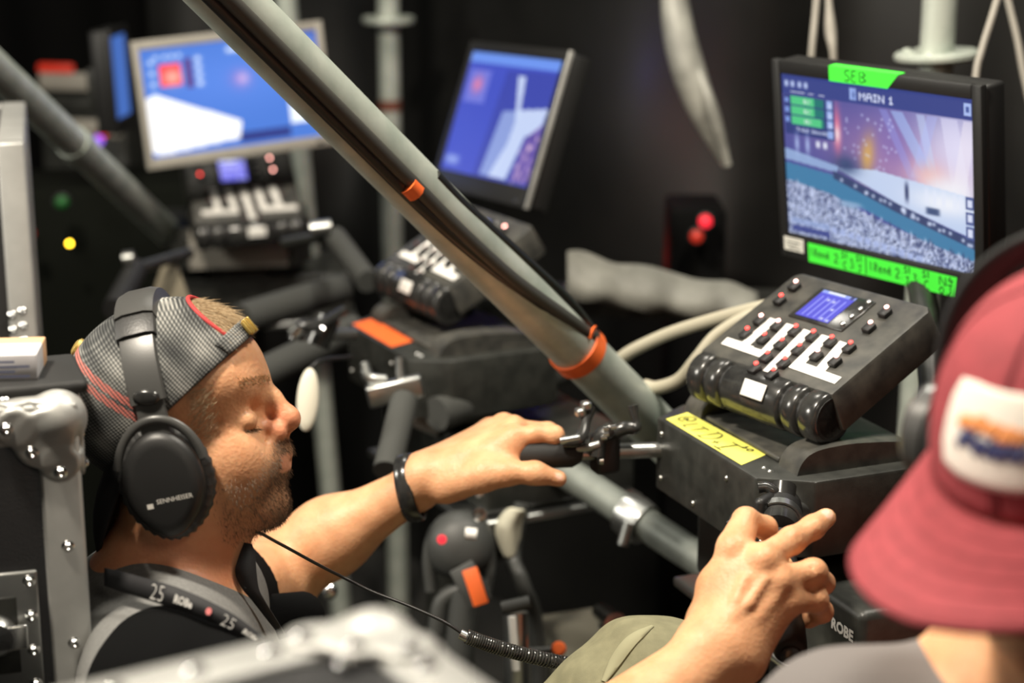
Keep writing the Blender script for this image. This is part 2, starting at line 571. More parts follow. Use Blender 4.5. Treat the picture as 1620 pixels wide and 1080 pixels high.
tp = grid_sheet('tarpaulin', 'tarp', 150, 80, tarp)
tag(tp, 'creased glossy black tarpaulin hanging behind the right-hand monitor', 'tarpaulin')

# ---------------------------------------------------------------- pictures on the screens (emissive pixels as a colour attribute)
def lin(c):
    c = np.asarray(c, float) / 255.0
    return np.where(c <= 0.04045, c / 12.92, ((c + 0.055) / 1.055) ** 2.4)
def blank(h, w, col):
    return np.tile(np.array(col, float), (h, w, 1))
def rect(im, x0, y0, x1, y1, col, a=1.0):
    h, w = im.shape[:2]
    s = im[int(y0 * h):max(int(y0 * h) + 1, int(y1 * h)), int(x0 * w):max(int(x0 * w) + 1, int(x1 * w))]
    s[...] = s * (1 - a) + np.array(col, float) * a
def blob(im, cx, cy, rx, ry, col, a=1.0, pw=2.0, rot=0.0):
    h, w = im.shape[:2]
    Y, X = np.mgrid[0:h, 0:w]
    X = X / w - cx; Y = Y / h - cy
    c, s = math.cos(rot), math.sin(rot)
    X, Y = X * c + Y * s, -X * s + Y * c
    k = np.exp(-((np.abs(X) / rx) ** pw + (np.abs(Y) / ry) ** pw))[..., None] * a
    im[...] = im * (1 - k) + np.array(col, float) * k
def poly_mask(h, w, pts):
    Y, X = np.mgrid[0:h, 0:w]
    X = (X + 0.5) / w; Y = (Y + 0.5) / h
    ins = np.zeros((h, w), bool)
    for (x0, y0), (x1, y1) in zip(pts, pts[1:] + pts[:1]):
        c = (y0 > Y) != (y1 > Y)
        xi = (x1 - x0) * (Y - y0) / ((y1 - y0) + 1e-12) + x0
        ins ^= c & (X < xi)
    return ins
def fill(im, pts, col, a=1.0):
    k = poly_mask(*im.shape[:2], pts)
    im[k] = im[k] * (1 - a) + np.array(col, float) * a
FONT = {'M': '10001 11011 10101 10001 10001', 'A': '01110 10001 11111 10001 10001', 'I': '111 010 010 010 111', 'N': '10001 11001 10101 10011 10001', '1': '010 110 010 010 111',
        'T': '11111 00100 00100 00100 00100', 'r': '000 101 110 100 100', 'a': '0110 0001 0111 1001 0111', 'c': '000 011 100 100 011', 'k': '1001 1010 1100 1010 1001', 'S': '0111 1000 0110 0001 1110',
        'm': '00000 11110 10101 10101 10101', 'o': '0000 0110 1001 1001 0110', 't': '010 111 010 010 011', 'h': '1000 1000 1110 1001 1001', '%': '10001 00010 00100 01000 10001', '5': '111 100 111 001 111', ' ': '00 00 00 00 00'}
def pix_text(im, s, x, y, sc, col):
    h, w = im.shape[:2]
    px, py = int(x * w), int(y * h)
    for ch in s:
        rows = FONT[ch].split()
        for j, rw in enumerate(rows):
            for i, b in enumerate(rw):
                if b == '1':
                    im[py + j * sc:py + (j + 1) * sc, px + i * sc:px + (i + 1) * sc] = col
        px += (len(rows[0]) + 1) * sc
def paint_stage(h=214, w=318):
    im = blank(h, w, (62, 66, 140))
    rg = np.random.default_rng(3)
    blob(im, .45, .3, .35, .2, (112, 84, 150), .8)
    blob(im, .75, .45, .35, .16, (235, 150, 160), .85)
    blob(im, .95, .3, .30, .28, (235, 225, 245), .95)
    blob(im, .60, .33, .12, .2, (120, 90, 165), .7)
    for (x0, x1, y1, wd, col, a) in ((.62, .82, .6, .03, (170, 205, 255), .55), (.74, .80, .55, .02, (205, 225, 255), .5), (.55, .70, .55, .02, (150, 160, 240), .4), (.88, .92, .6, .04, (240, 235, 255), .5), (.80, .70, .5, .025, (180, 190, 250), .4), (.98, .9, .6, .03, (255, 245, 250), .5)):
        fill(im, [(x0 - wd, .13), (x0 + wd, .13), (x1 + wd * 1.6, y1), (x1 - wd * .6, y1)], col, a)
    blob(im, .46, .42, .035, .12, (225, 170, 70), .9, 2, .12)
    blob(im, .30, .30, .02, .14, (255, 110, 130), .9)
    blob(im, .30, .32, .016, .05, (255, 225, 225), .95)
    blob(im, .78, .48, .08, .07, (250, 170, 150), .85)
    blob(im, .88, .53, .14, .09, (255, 250, 250), .95)
    for k in range(40):
        blob(im, rg.uniform(.33, .62), rg.uniform(.15, .5), .005, .007, (215, 220, 255), .8)
    fill(im, [(.28, .53), (.5, .5), (1, .56), (1, .80), (.62, .68)], (205, 222, 246), .95)
    blob(im, .85, .62, .16, .07, (255, 255, 255), .95)
    blob(im, .34, .50, .07, .06, (35, 55, 95), .9)
    fill(im, [(0, .46), (.3, .52), (.29, .56), (0, .53)], (150, 178, 218), .9)
    fill(im, [(0, .55), (.28, .58), (.62, .70), (1, .83), (1, .97), (.4, .74), (0, .68)], (52, 118, 158), 1)
    fill(im, [(.27, .55), (.62, .68), (1, .81), (1, .86), (.6, .73), (.27, .6)], (38, 52, 92), 1)
    for k in range(26):
        t = rg.uniform(0, 1)
        blob(im, .3 + .7 * t, .585 + .245 * t + rg.uniform(-.005, .02), .008, .011, (225, 235, 255), .9)
    # crowd: speckle of heads and raised arms
    cm = poly_mask(h, w, [(0, .66), (.25, .70), (.5, .80), (.75, .87), (1, .93), (1, 1), (0, 1)])
    sp = rg.uniform(0, 1, (h, w))
    sp = (sp + np.roll(sp, 1, 0) + np.roll(sp, 1, 1) * .5) / 2.5
    cr = np.where(sp[..., None] > .54, np.array((215, 225, 250.)), np.where(sp[..., None] > .42, np.array((112, 128, 176.)), np.array((40, 50, 88.))))
    im[cm] = cr[cm]
    for k in range(160):
        x = rg.uniform(0, 1); y = .66 + .27 * x + rg.uniform(-.01, .08)
        blob(im, x, y, .005, .016, (215, 222, 245) if k % 2 else (50, 60, 100), .9)
    blob(im, .36, .74, .06, .02, (140, 175, 205), .9, 4)
    for x in (.655, .665):
        blob(im, x, .595, .006, .055, (30, 40, 80), .9, 3)
    for x in (.76, .80, .845, .9, .93):
        blob(im, x, .60, .01, .05, (240, 244, 255), .8, 3)
    blob(im, .79, .68, .035, .022, (40, 60, 100), .95, 6)
    # interface
    rect(im, 0, 0, 1, .125, (38, 50, 122))
    for i, x in enumerate((.025, .06, .10, .135)):
        blob(im, x, .055, .011, .02, (200, 215, 250), .95, 4)
    rect(im, .05, .105, .13, .112, (230, 235, 255)); rect(im, .15, .105, .18, .112, (230, 235, 255)); rect(im, .21, .105, .24, .112, (230, 235, 255))
    rect(im, .38, .035, .415, .105, (150, 175, 235)); blob(im, .397, .07, .006, .02, (40, 60, 130), .9)
    pix_text(im, 'MAIN 1', .43, .055, 2, (225, 232, 255))
    rect(im, .955, .03, .99, .10, (170, 190, 240)); rect(im, .965, .05, .98, .08, (60, 80, 150))
    rect(im, .01, .13, .29, .37, (30, 42, 108))
    for y, wd in ((.135, .13), (.195, .13), (.255, .17)):
        rect(im, .05, y, .235, y + .05, (10, 110, 95))
        rect(im, .05, y, .05 + wd, y + .05, (70, 205, 120))
        rect(im, .015, y + .01, .035, y + .04, (120, 150, 220))
        rect(im, .25, y, .28, y + .048, (150, 175, 235)); blob(im, .265, y + .024, .008, .012, (235, 240, 255), .9)
        pix_text(im, '51%' if wd < .15 else '15%', .12, y + .012, 1, (235, 250, 240))
    pix_text(im, 'Track Smooth', .075, .325, 1, (215, 225, 250))
    rect(im, .25, .315, .28, .36, (150, 175, 235))
    for x in (.07, .13): 
        blob(im, x, .42, .012, .06, (190, 210, 250), .8)
    for x in (.19, .23): blob(im, x, .405, .012, .022, (245, 248, 255), .95, 4)
    rect(im, .02, .9, .24, .935, (150, 170, 215), .7); rect(im, .02, .945, .24, .985, (45, 55, 125), .9)
    for k in range(11):
        x = .25 + .045 * k
        rect(im, x, .905 + .006 * k, x + .033, .945 + .006 * k, (175, 190, 232), .8)
    for k in range(3):
        rect(im, .955, .56 + .085 * k, .995, .635 + .085 * k, (70, 85, 140)); rect(im, .965, .575 + .085 * k, .985, .62 + .085 * k, (225, 230, 248))
    im = im * .86 + np.array((150, 165, 215.)) * .14  # bluish haze mixed into all the picture colours
    return im
def paint_far(h=84, w=126):
    im = blank(h, w, (72, 118, 205))
    blob(im, .5, .35, .5, .3, (88, 132, 222), .8)
    fill(im, [(0, .45), (.06, .42), (.52, .76), (.50, .92), (.05, .98), (0, .95)], (255, 255, 255), 1)
    fill(im, [(.80, .62), (1, .55), (1, .86), (.80, .84)], (240, 248, 255), 1)
    blob(im, .55, .36, .03, .05, (200, 215, 255), .9)
    blob(im, .54, .36, .06, .09, (190, 120, 190), .5)
    rect(im, .1, .16, .22, .36, (255, 70, 70)); blob(im, .16, .27, .05, .07, (255, 190, 170), .9)
    for k in range(4):
        blob(im, .05, .12 + .1 * k, .016, .022, (220, 235, 255), 1); blob(im, .31, .13 + .075 * k, .018, .024, (235, 242, 255), 1)
    for x in (.08, .13, .17, .21): blob(im, x, .08, .014, .02, (215, 230, 255), 1)
    rect(im, .24, .12, .28, .4, (90, 60, 130))
    for k in range(4): blob(im, .49 + .03 * k, .08, .016, .024, (245, 250, 255), 1)
    blob(im, .94, .09, .025, .04, (235, 245, 255), 1)
    rect(im, .88, .0, 1, .5, (40, 60, 150), .35)
    rect(im, .5, .88, .8, .97, (40, 50, 120), .9)
    return im
def paint_mid(h=84, w=126):
    im = blank(h, w, (66, 82, 196))
    rect(im, 0, 0, 1, .09, (110, 150, 240)); 
    rect(im, .04, .15, .28, .42, (110, 120, 220)); blob(im, .15, .26, .06, .07, (230, 130, 170), .95)
    fill(im, [(.45, .12), (1, .1), (1, 1), (.38, 1)], (58, 70, 170), .9)
    fill(im, [(.52, .45), (.72, .42), (.62, .98), (.45, .98)], (150, 170, 225), .9)
    fill(im, [(.58, .15), (.66, .15), (.70, .42), (.98, .38), (.96, .55), (.82, .62), (.74, .98), (.55, .98), (.66, .7), (.68, .52)], (205, 220, 250), .95)
    fill(im, [(.84, .62), (.97, .5), (.98, .98), (.8, .98)], (120, 90, 170), .8)
    blob(im, .1, .9, .08, .04, (150, 170, 235), .9, 4)
    rg = np.random.default_rng(5)
    for k in range(40): blob(im, rg.uniform(.8, .97), rg.uniform(.6, .97), .012, .02, (235, 200, 220) if k % 3 else (60, 50, 140), .7)
    return im
M_SCREEN = bpy.data.materials.new('screen_picture')
M_SCREEN.use_nodes = True
_nt = M_SCREEN.node_tree
_b = _nt.nodes['Principled BSDF']
_b.inputs['Base Color'].default_value = (0.01, 0.01, 0.012, 1)
_b.inputs['Roughness'].default_value = 0.3
_a = _nt.nodes.new('ShaderNodeAttribute')
_a.attribute_name = 'picture'
_nt.links.new(_a.outputs['Color'], _b.inputs['Emission Color'])
_b.inputs['Emission Strength'].default_value = 1.0
def screen_obj(name, im, w, h, parent, z=0.0, strength=1.0):
    nh, nw = im.shape[:2]
    xs = np.linspace(-w / 2, w / 2, nw + 1); ys = np.linspace(h / 2, -h / 2, nh + 1)
    V = np.stack([np.tile(xs, nh + 1), np.repeat(ys, nw + 1), np.full((nh + 1) * (nw + 1), z)], 1)
    i, j = np.meshgrid(np.arange(nw), np.arange(nh))
    b = (j * (nw + 1) + i).ravel()
    Q = np.stack([b, b + nw + 1, b + nw + 2, b + 1], 1)
    o = np_mesh(name, V, Q, M_SCREEN, parent)
    o.data.polygons.foreach_set('use_smooth', [False] * len(o.data.polygons))
    a = o.data.attributes.new('picture', 'FLOAT_COLOR', 'CORNER')
    c = np.ones((len(Q), 4, 4), np.float32)
    c[:, :, :3] = (lin(np.clip(im, 0, 255)).reshape(-1, 1, 3) * strength)
    a.data.foreach_set('color', c.ravel())
    return o

# ---------------------------------------------------------------- monitors
def make_monitor(name, mx, im, label, main=False, sw=0.300, sh=0.202, bez='black_plastic', strength=1.0, side=None, mb=0.032):
    t = empty(name, mx)
    tag(t, label, 'monitor')
    ml, mr, mt, dp = 0.013, 0.014, 0.017, 0.034
    W, Hh = sw + ml + mr, sh + mt + mb
    cx, cy = (mr - ml) / 2, (mt - mb) / 2
    bm = bmesh.new()
    x0, x1, y0, y1 = -sw / 2, sw / 2, -sh / 2, sh / 2
    X0, X1, Y0, Y1 = x0 - ml, x1 + mr, y0 - mb, y1 + mt
    for bx in (((X0 + x0) / 2, cy, ml, Hh), ((X1 + x1) / 2, cy, mr, Hh), (0, (Y1 + y1) / 2, sw, mt), (0, (Y0 + y0) / 2, sw, mb)):
        add_box(bm, (bx[2], bx[3], 0.010), T(bx[0], bx[1], -0.001), 0.0016)
    bm_obj('bezel', bm, bez, t, smooth=True, auto=40)
    box('back_shell', (W - 0.004, Hh - 0.004, dp), 'black_plastic', t, T(cx, cy, -dp / 2 - 0.006), 0.005)
    screen_obj('screen', im, sw, sh, t, 0.0, strength)
    box('mount_plate', (0.10, 0.10, 0.02), 'black_metal', t, T(cx, cy - 0.02, -dp - 0.014), 0.003)
    box('power_button', (0.012, 0.006, 0.002), 'black_gloss', t, T(X1 - 0.03, Y0 + 0.008, 0.0045), 0.0008)
    if side:
        box('side_trim', (0.004, Hh, 0.008), side, t, T(X1 + 0.001, cy, 0.001), 0.0012)
    return t
mon_mx = frame((.427, 2.152, 1.382), 54, 97)
mon = make_monitor('monitor', mon_mx, paint_stage(), 'black monitor with green handwritten tapes showing a stage and crowd', True)
tt = flat_poly('name_tape', [(-.0646, .1008), (.0277, .1008), (.0448, .1185), (-.0646, .1185)], 'green_tape', mon, T(0, 0, .0041))
box('tape_fold', (0.1094, 0.0006, 0.012), 'green_tape', tt, T(-.0099, .1186, -.0055))
strokes('handwriting', [('S', -.040, .1035, .010, .013), ('E', -.028, .1035, .009, .013), ('I', -.018, .1035, .006, .013), ('>', -.014, .1035, .010, .013)], 'ink', tt, T(0, 0, .0004), .0013)
tb = flat_poly('cue_tape', [(-.1135, -.1322), (.1235, -.1322), (.1248, -.1078), (-.1135, -.1078)], 'green_tape', mon, T(0, 0, .0041))
it = write('1.René', -.110, -.1235, .0095) + write('2:', -.069, -.1255, .012) + [('S', -.056, -.1165, .005, .0075), ('1', -.050, -.1165, .004, .0075), ('C', -.054, -.1300, .006, .009)]
it += [('3', -.043, -.127, .007, .012), (':', -.037, -.127, .006, .010), ('S', -.032, -.1165, .005, .0075), ('1', -.026, -.1165, .004, .0075), ('J', -.030, -.1300, .007, .009), ('|', -.018, -.1265, .004, .0125)]
it += write('1.René', -.010, -.1240, .0100) + write('2:', .031, -.1255, .012) + [('S', .045, -.1165, .005, .0075), ('1', .051, -.1165, .004, .0075), ('J', .046, -.1305, .007, .009)]
it += [('3', .058, -.128, .008, .013), (':', .065, -.127, .006, .010), ('S', .073, -.1165, .006, .0075), ('1', .080, -.1165, .004, .0075), ('C', .075, -.1310, .008, .011), ('N', .098, -.121, .012, .010), ('4', .112, -.117, .008, .008), ('O', .098, -.1312, .008, .008), ('J', .109, -.1312, .010, .012)]
strokes('handwriting', it, 'ink', tb, T(0, 0, .0004), .0012)
st = flat_poly('rating_sticker', [(-.156, -.1235), (-.122, -.1235), (-.121, -.106), (-.156, -.106)], 'grey_label', mon, T(0, 0, .0041))
strokes('fine_print', [('_', -.150, -.112, .022, .001), ('_', -.150, -.116, .018, .001), ('_', -.147, -.120, .020, .001)], 'ink', st, T(0, 0, .0004), .0010)

# ---------------------------------------------------------------- key consoles
M['led_off'] = mat('led_off', (0.12, 0.01, 0.01), .3)
KX = [-.073, -.045, -.017, .0105, .0385, .0665]
def make_console(name, mx, label, few=False):
    t = empty(name, mx)
    tag(t, label, 'control panel')
    body = prism('housing', [(-.096, .082), (.096, .082), (.104, .074), (.104, -.078), (-.104, -.078), (-.104, .074)], -.046, 0, 'black_panel', t, bevel=.004, grow=.045)
    # front roll of ribbed segments
    segs = [(-.103, -.0755), (-.0725, -.0495), (-.0465, .0465), (.0495, .0725), (.0755, .103)]
    for a, b in segs:
        prof = [(0.0, a), (.020, a), (.0265, a + .002), (.0285, a + .005), (.0285, b - .005), (.0265, b - .002), (.020, b), (0, b)]
        lathe('grip_roll', prof, 'black_gloss', t, 28, T(0, -.086, -.0275) @ R('Y', 90))
    tube('roll_core', [(-.103, -.086, -.0275), (.103, -.086, -.0275)], .0235, 'black_plastic', t, 20)
    # display
    box('display_frame', (.084, .056, .003), 'black_gloss', t, T(-.006, .0375, .0005), .0012)
    im = blank(40, 44, (74, 72, 222))
    rect(im, 0, 0, 1, .1, (150, 170, 250)); rect(im, .2, .02, .7, .09, (235, 240, 255))
    rect(im, .85, .02, .97, .12, (30, 40, 120))
    for k in range(5): rect(im, .14 + .17 * k, .22, .19 + .17 * k, .95, (165, 170, 255), .8)
    for x, y in ((.38, .28), (.56, .3), (.73, .55), (.72, .9), (.9, .92)): blob(im, x, y, .05, .04, (240, 248, 255), 1)
    lc = screen_obj('display', im, .051, .048, t, .0026, 1.0)
    lc.location = (-.0145, .038, 0)
    for y in (.060, .0465, .0325, .018):
        lathe('side_knob', [(0, 0), (.0032, 0), (.003, .0035), (.0015, .0045), (0, .0045)], 'steel', t, 12, T(.0305, y, .002))
    def button(x, y, led):
        if few and (x, y) not in ((-.079, .032), (.060, .0577), (.062, .0297)):
            led = 'led_off'
        b = box('button', (.0115, .013, .006), 'black_plastic', t, T(x + .002, y - .006, .003), .0014)
        lathe('led', [(0, 0), (.0026, 0), (.0022, .0014), (0, .0022)], led, b, 10, T(-.002, .0062, .0030))
        return b
    for i, x in enumerate(KX):
        bright = {0: ('led_core', 'led_red'), 1: ('led_core', 'led_red'), 2: ('led_red', 'led_red'), 3: ('led_red', 'led_red'), 4: ('led_red', 'led_core'), 5: ('led_red', 'led_core')}[i]
        button(x, -.0065, bright[0])
        button(x + .0022, -.031, bright[1])
        if i in (2, 3):
            button(x + .0038, -.0553, 'led_red')
            button(x + .0062, -.0755, 'led_red')
    for x, y, l in ((-.082, .0593, 'led_core'), (-.079, .032, 'led_red'), (.060, .0577, 'led_core'), (.062, .0297, 'led_core')):
        button(x, y, l)
    # white tape marks between the buttons
    k = .0006
    def tape(poly):
        flat_poly('marking_tape', poly, 'white_tape', t, T(0, 0, .0004), k)
    tape([(-.066, -.001), (-.053, -.001), (-.051, -.049), (-.0445, -.049), (-.0425, -.0505), (-.030, -.0505), (-.0385, -.0018), (-.0250, -.0018), (-.0175, -.0610), (-.0870, -.0595), (-.0885, -.0480), (-.0640, -.0480)])
    tape([(-.0105, -.0025), (.0035, -.0032), (.0140, -.0775), (.0000, -.0775)])
    tape([(.0176, -.0027), (.0310, -.0027), (.0370, -.0492), (.0550, -.0498), (.0460, -.0040), (.0605, -.0045), (.0690, -.0515), (.0945, -.0522), (.0950, -.0637), (.0240, -.0617)])
    tg = box('small_tag', (.034, .018, .0012), 'white_tape', t, T(.010, -.1040, -.0030) @ R('X', 40), .0004)
    strokes('print', [('_', -.012, .002, .022, .001), ('_', -.012, -.003, .018, .001)], 'grey_label', tg, T(0, 0, .0005), .0012)
    return t
con_mx = frame((.325, 1.935, 1.244), 55.5, 26.6)
con = make_console('key_console', con_mx, 'black key console with blue display and white tape marks below the stage monitor')

# ---------------------------------------------------------------- station bases with handlebars
def make_base(name, mx, label, tape_mat, written=True):
    t = empty(name, mx)
    tag(t, label, 'controller base')
    poly = [(-.111, 0), (.111, 0), (.146, .05), (.146, .215), (-.146, .215), (-.146, .05)]
    prism('housing', poly, -.084, 0, 'black_metal', t, bevel=.0035)
    # raised hinge cheeks that carry the console
    for s in (-1, 1):
        bm = bmesh.new()
        arc = [(.040, -.004), (.046, .012), (.058, .022), (.080, .026), (.12, .026), (.18, .018), (.20, -.004)]
        pts = catmull([(a, b, 0) for a, b in arc], 5)
        a_ = [bm.verts.new((s * .086, p[0], p[1])) for p in pts]
        b_ = [bm.verts.new((s * .124, p[0], p[1])) for p in pts]
        bm.faces.new(a_); bm.faces.new(b_[::-1])
        for i in range(len(pts)):
            j = (i + 1) % len(pts)
            bm.faces.new((a_[i], a_[j], b_[j], b_[i]))
        bmesh.ops.bevel(bm, geom=[e for e in bm.edges if len(e.link_faces) == 2 and e.calc_face_angle(0) > 1.0], offset=.003, segments=2, affect='EDGES')
        bm_obj('hinge_cheek', bm, 'black_panel', t, smooth=True, auto=40)
    box('top_plate', (.16, .12, .006), 'black_panel', t, T(0, .105, .003), .002)
    tp_ = flat_poly('name_tape', [(-.100, .006), (-.113, .040), (.052, .047), (.072, .006)], tape_mat, t, T(0, 0, .0002))
    if written:
        it = [('@', -.100, .016, .020, .022), ('L', -.072, .012, .011, .018), ('T', -.058, .012, .014, .018), ('.', -.046, .012, .006, .01), ('D', -.034, .010, .020, .026), ('+', -.010, .010, .012, .014), ('I', .008, .008, .012, .024), ('T', .004, .014, .020, .020), ('_', .006, .009, .016, .01), ('b', .022, .034, .006, .008), ('O', .030, .034, .008, .007)]
        strokes('handwriting', it, 'ink', tp_, T(0, 0, .0006), .0014)
    for x, z in ((-.098, -.016), (-.098, -.068), (.052, -.020), (-.02, -.072), (.095, -.07)):
        lathe('screw', [(0, .002), (.0022, .002), (.0034, .0008), (.0036, 0)], 'steel', t, 10, T(x, -.0002, z) @ R('X', 90))
    for x in (.088, .100):
        lathe('screw', [(0, .002), (.0022, .002), (.0034, .0008), (.0036, 0)], 'steel', t, 10, T(x, .024, 0))
    box('post_block', (.12, .12, .04), 'black_metal', t, T(0, .12, -.10), .006)
    box('pan_housing', (.35, .24, .088), 'black_metal', t, T(.050, .18, -.158), .010, 3)
    box('pan_rim', (.37, .27, .012), 'steel', t, T(.050, .172, -.212), .004)
    tube('pan_post', [(0, .15, -.21), (0, .15, -.35)], .05, 'black_metal', t, 24)
    tube('column', [(0, .11, -.34), (0, .11, -mx.translation.z + .03)], .035, 'black_metal', t, 20)
    lathe('column_foot', [(0, 0), (.22, 0), (.22, .012), (.05, .03), (0, .03)], 'black_metal', t, 32, T(0, .11, -mx.translation.z))
    # ---- left handlebar: rod, clamp, levers, grip
    def loc(px, py, d):
        q = BASE_INV @ Vector(P(px, py, d)); return (q.x, q.y, q.z)
    def handle_left():
        tube('handle_rod', [loc(1055, 711, 2.085), loc(948, 714, 2.07)], .0088, 'steel', t, 16)
        c = loc(957, 716, 2.07)
        cb = box('rod_clamp', (.026, .030, .046), 'black_plastic', t, T(*c), .006, 3)
        lathe('clamp_bolt', [(0, .004), (.004, .004), (.005, 0)], 'chrome', t, 10, T(*loc(952, 728, 2.05)) @ R('X', 90))
        tube('locking_lever', [loc(962, 690, 2.065), loc(985, 678, 2.06), loc(1004, 676, 2.06), loc(1006, 665, 2.06), loc(1001, 641, 2.06)], [.009, .0085, .0075, .005, .0065], 'black_gloss', t, 10, 5)
        tube('adjuster', [loc(968, 678, 2.05), loc(950, 692, 2.05), loc(944, 722, 2.05)], .009, 'black_gloss', t, 10, 4)
        for q in ((958, 678), (970, 676), (958, 687), (955, 692)):
            tube('adjuster_nut', [loc(q[0] - 4, q[1], 2.042), loc(q[0] + 5, q[1] - 1, 2.042)], .0032, 'chrome', t, 8)
        tube('tension_lever', [loc(914, 708, 2.05), loc(935, 706, 2.045), loc(948, 702, 2.045)], .0052, 'steel', t, 10, 4)
        tube('brake_lever', [loc(890, 699, 2.04), loc(918, 694, 2.04), loc(926, 668, 2.05), loc(932, 645, 2.06)], [.007, .008, .006, .008], 'black_gloss', t, 10, 4)
        tube('lever_plate', [loc(886, 698, 2.035), loc(917, 693, 2.035)], .0036, 'chrome', t, 8)
        for q in ((918, 652), (927, 641)):
            box('lever_cap', (.013, .011, .010), 'steel', t, T(*loc(*q, 2.05)), .003)
        tube('grip_core', [loc(955, 716, 2.07), loc(905, 717, 2.06)], .008, 'steel', t, 12)
        tube('grip', [loc(916, 716, 2.063), loc(905, 716, 2.06), loc(838, 718, 2.055), loc(760, 722, 2.06)], [.012, .0165, .0165, .0165], 'rubber', t, 18)
    def handle_right():
        tube('handle_rod', [loc(1285, 812, 1.90), loc(1238, 802, 1.84)], .0088, 'steel', t, 16)
        a, b = loc(1236, 792, 1.83), loc(1231, 842, 1.78)
        for f0, f1, r, m in ((-.35, .0, .012, 'black_gloss'), (.0, .12, .0175, 'black_plastic'), (.14, .30, .0205, 'black_gloss'), (.32, .48, .0220, 'black_plastic'), (.50, .66, .0225, 'steel'), (.68, 1.0, .0200, 'black_gloss')):
            A, B = Vector(a), Vector(b)
            tube('clamp_ring', [A.lerp(B, f0), A.lerp(B, f1)], r, m, t, 20)
        tube('locking_lever', [loc(1199, 771, 1.81), loc(1212, 770, 1.81), loc(1226, 778, 1.81), loc(1237, 785, 1.82)], [.006, .0055, .0065, .010], 'black_gloss', t, 10, 5)
        tube('lever_hub', [loc(1240, 768, 1.82), loc(1237, 798, 1.81)], .0125, 'black_gloss', t, 16)
        box('clamp_wing', (.012, .030, .030), 'black_plastic', t, T(*loc(1210, 806, 1.80)) @ R('Z', 30), .005)
        tube('pull_pin', [loc(1150, 828, 1.77), loc(1158, 825, 1.77), loc(1163, 824, 1.775), loc(1200, 817, 1.80)], [.0025, .003, .0075, .0075], 'black_gloss', t, 12)
        tube('brake_lever', [loc(1200, 858, 1.74), loc(1225, 866, 1.74), loc(1250, 862, 1.75)], [.004, .006, .008], 'chrome', t, 10, 4)
        g0, g1 = Vector(loc(1232, 850, 1.775)), Vector(loc(1251, 1034, 1.635))
        tube('grip', [g0, g0.lerp(g1, .1), g0.lerp(g1, .93), g0.lerp(g1, .98), g1], [.0125, .0148, .0155, .0150, .0125], 'rubber', t, 22)
        e = (g1 - g0).normalized()
        tube('grip_end_cap', [g1 - e * .001, g1 + e * .003, g1 + e * .0042], [.0098, .0095, .007], 'black_gloss', t, 20)
    handle_left(); handle_right()
    return t
base_mx = frame((.205, 1.8825, 1.13), 67.6, 0)
BASE_INV = base_mx.inverted()
base = make_base('followspot_base', base_mx, 'black controller base with yellow handwritten tape and two handlebars', 'yellow_tape')
# lettering on the pan housing
vs, fs = text_verts('ROBE', .0165, .0007)
mesh_obj('wordmark', [(x, y, 0.0004) for x, y, z in vs], fs, 'white_tape', base, mx=T(.172, .0594, -.149) @ R('X', 90))
# support of the monitor: arm up from the base to the monitor's back
MI = mon_mx.inverted()
tube('support_arm', [MI @ (base_mx @ Vector((.02, .235, -.05))), MI @ (base_mx @ Vector((.03, .27, 0.02))), Vector((0, -.09, -.062)), Vector((0, -.02, -.058))], .016, 'black_metal', mon, 14, 6)
# ---------------------------------------------------------------- the operator (head in profile, arms on the handlebars)
def mix_skin():
    m = bpy.data.materials.new('skin')
    m.use_nodes = True
    nt = m.node_tree
    b = nt.nodes['Principled BSDF']
    b.inputs['Roughness'].default_value = 0.46
    b.inputs['Specular IOR Level'].default_value = 0.4
    b.inputs['Subsurface Weight'].default_value = 0.25
    b.inputs['Subsurface Radius'].default_value = (0.010, 0.0035, 0.0015)
    b.inputs['Subsurface Scale'].default_value = 0.5
    tc = nt.nodes.new('ShaderNodeTexCoord')
    n = nt.nodes.new('ShaderNodeTexNoise'); n.inputs['Scale'].default_value = 45; n.inputs['Detail'].default_value = 5
    nt.links.new(tc.outputs['Object'], n.inputs['Vector'])
    r = nt.nodes.new('ShaderNodeValToRGB')
    r.color_ramp.elements[0].position = 0.3; r.color_ramp.elements[1].position = 0.7
    r.color_ramp.elements[0].color = (0.63, 0.305, 0.155, 1)
    r.color_ramp.elements[1].color = (0.76, 0.41, 0.225, 1)
    nt.links.new(n.outputs[0], r.inputs[0])
    last = r.outputs[0]
    for nm, col in (('red', (0.62, 0.16, 0.09, 1)), ('beard', (0.085, 0.05, 0.03, 1)), ('lip', (0.48, 0.16, 0.12, 1)), ('nail', (0.80, 0.50, 0.38, 1))):
        a = nt.nodes.new('ShaderNodeAttribute'); a.attribute_name = nm
        mx = nt.nodes.new('ShaderNodeMix'); mx.data_type = 'RGBA'
        nt.links.new(a.outputs['Fac'], mx.inputs[0])
        nt.links.new(last, mx.inputs[6]); mx.inputs[7].default_value = col
        last = mx.outputs[2]
    nt.links.new(last, b.inputs['Base Color'])
    n2 = nt.nodes.new('ShaderNodeTexNoise'); n2.inputs['Scale'].default_value = 420; n2.inputs['Detail'].default_value = 3
    nt.links.new(tc.outputs['Object'], n2.inputs['Vector'])
    v = nt.nodes.new('ShaderNodeTexVoronoi'); v.inputs['Scale'].default_value = 260
    nt.links.new(tc.outputs['Object'], v.inputs['Vector'])
    ad = nt.nodes.new('ShaderNodeMath'); ad.operation = 'ADD'
    nt.links.new(n2.outputs[0], ad.inputs[0]); nt.links.new(v.outputs[0], ad.inputs[1])
    bp = nt.nodes.new('ShaderNodeBump'); bp.inputs['Strength'].default_value = 0.28; bp.inputs['Distance'].default_value = 0.001
    nt.links.new(ad.outputs[0], bp.inputs['Height']); nt.links.new(bp.outputs[0], b.inputs['Normal'])
    return m
M['skin'] = mix_skin()
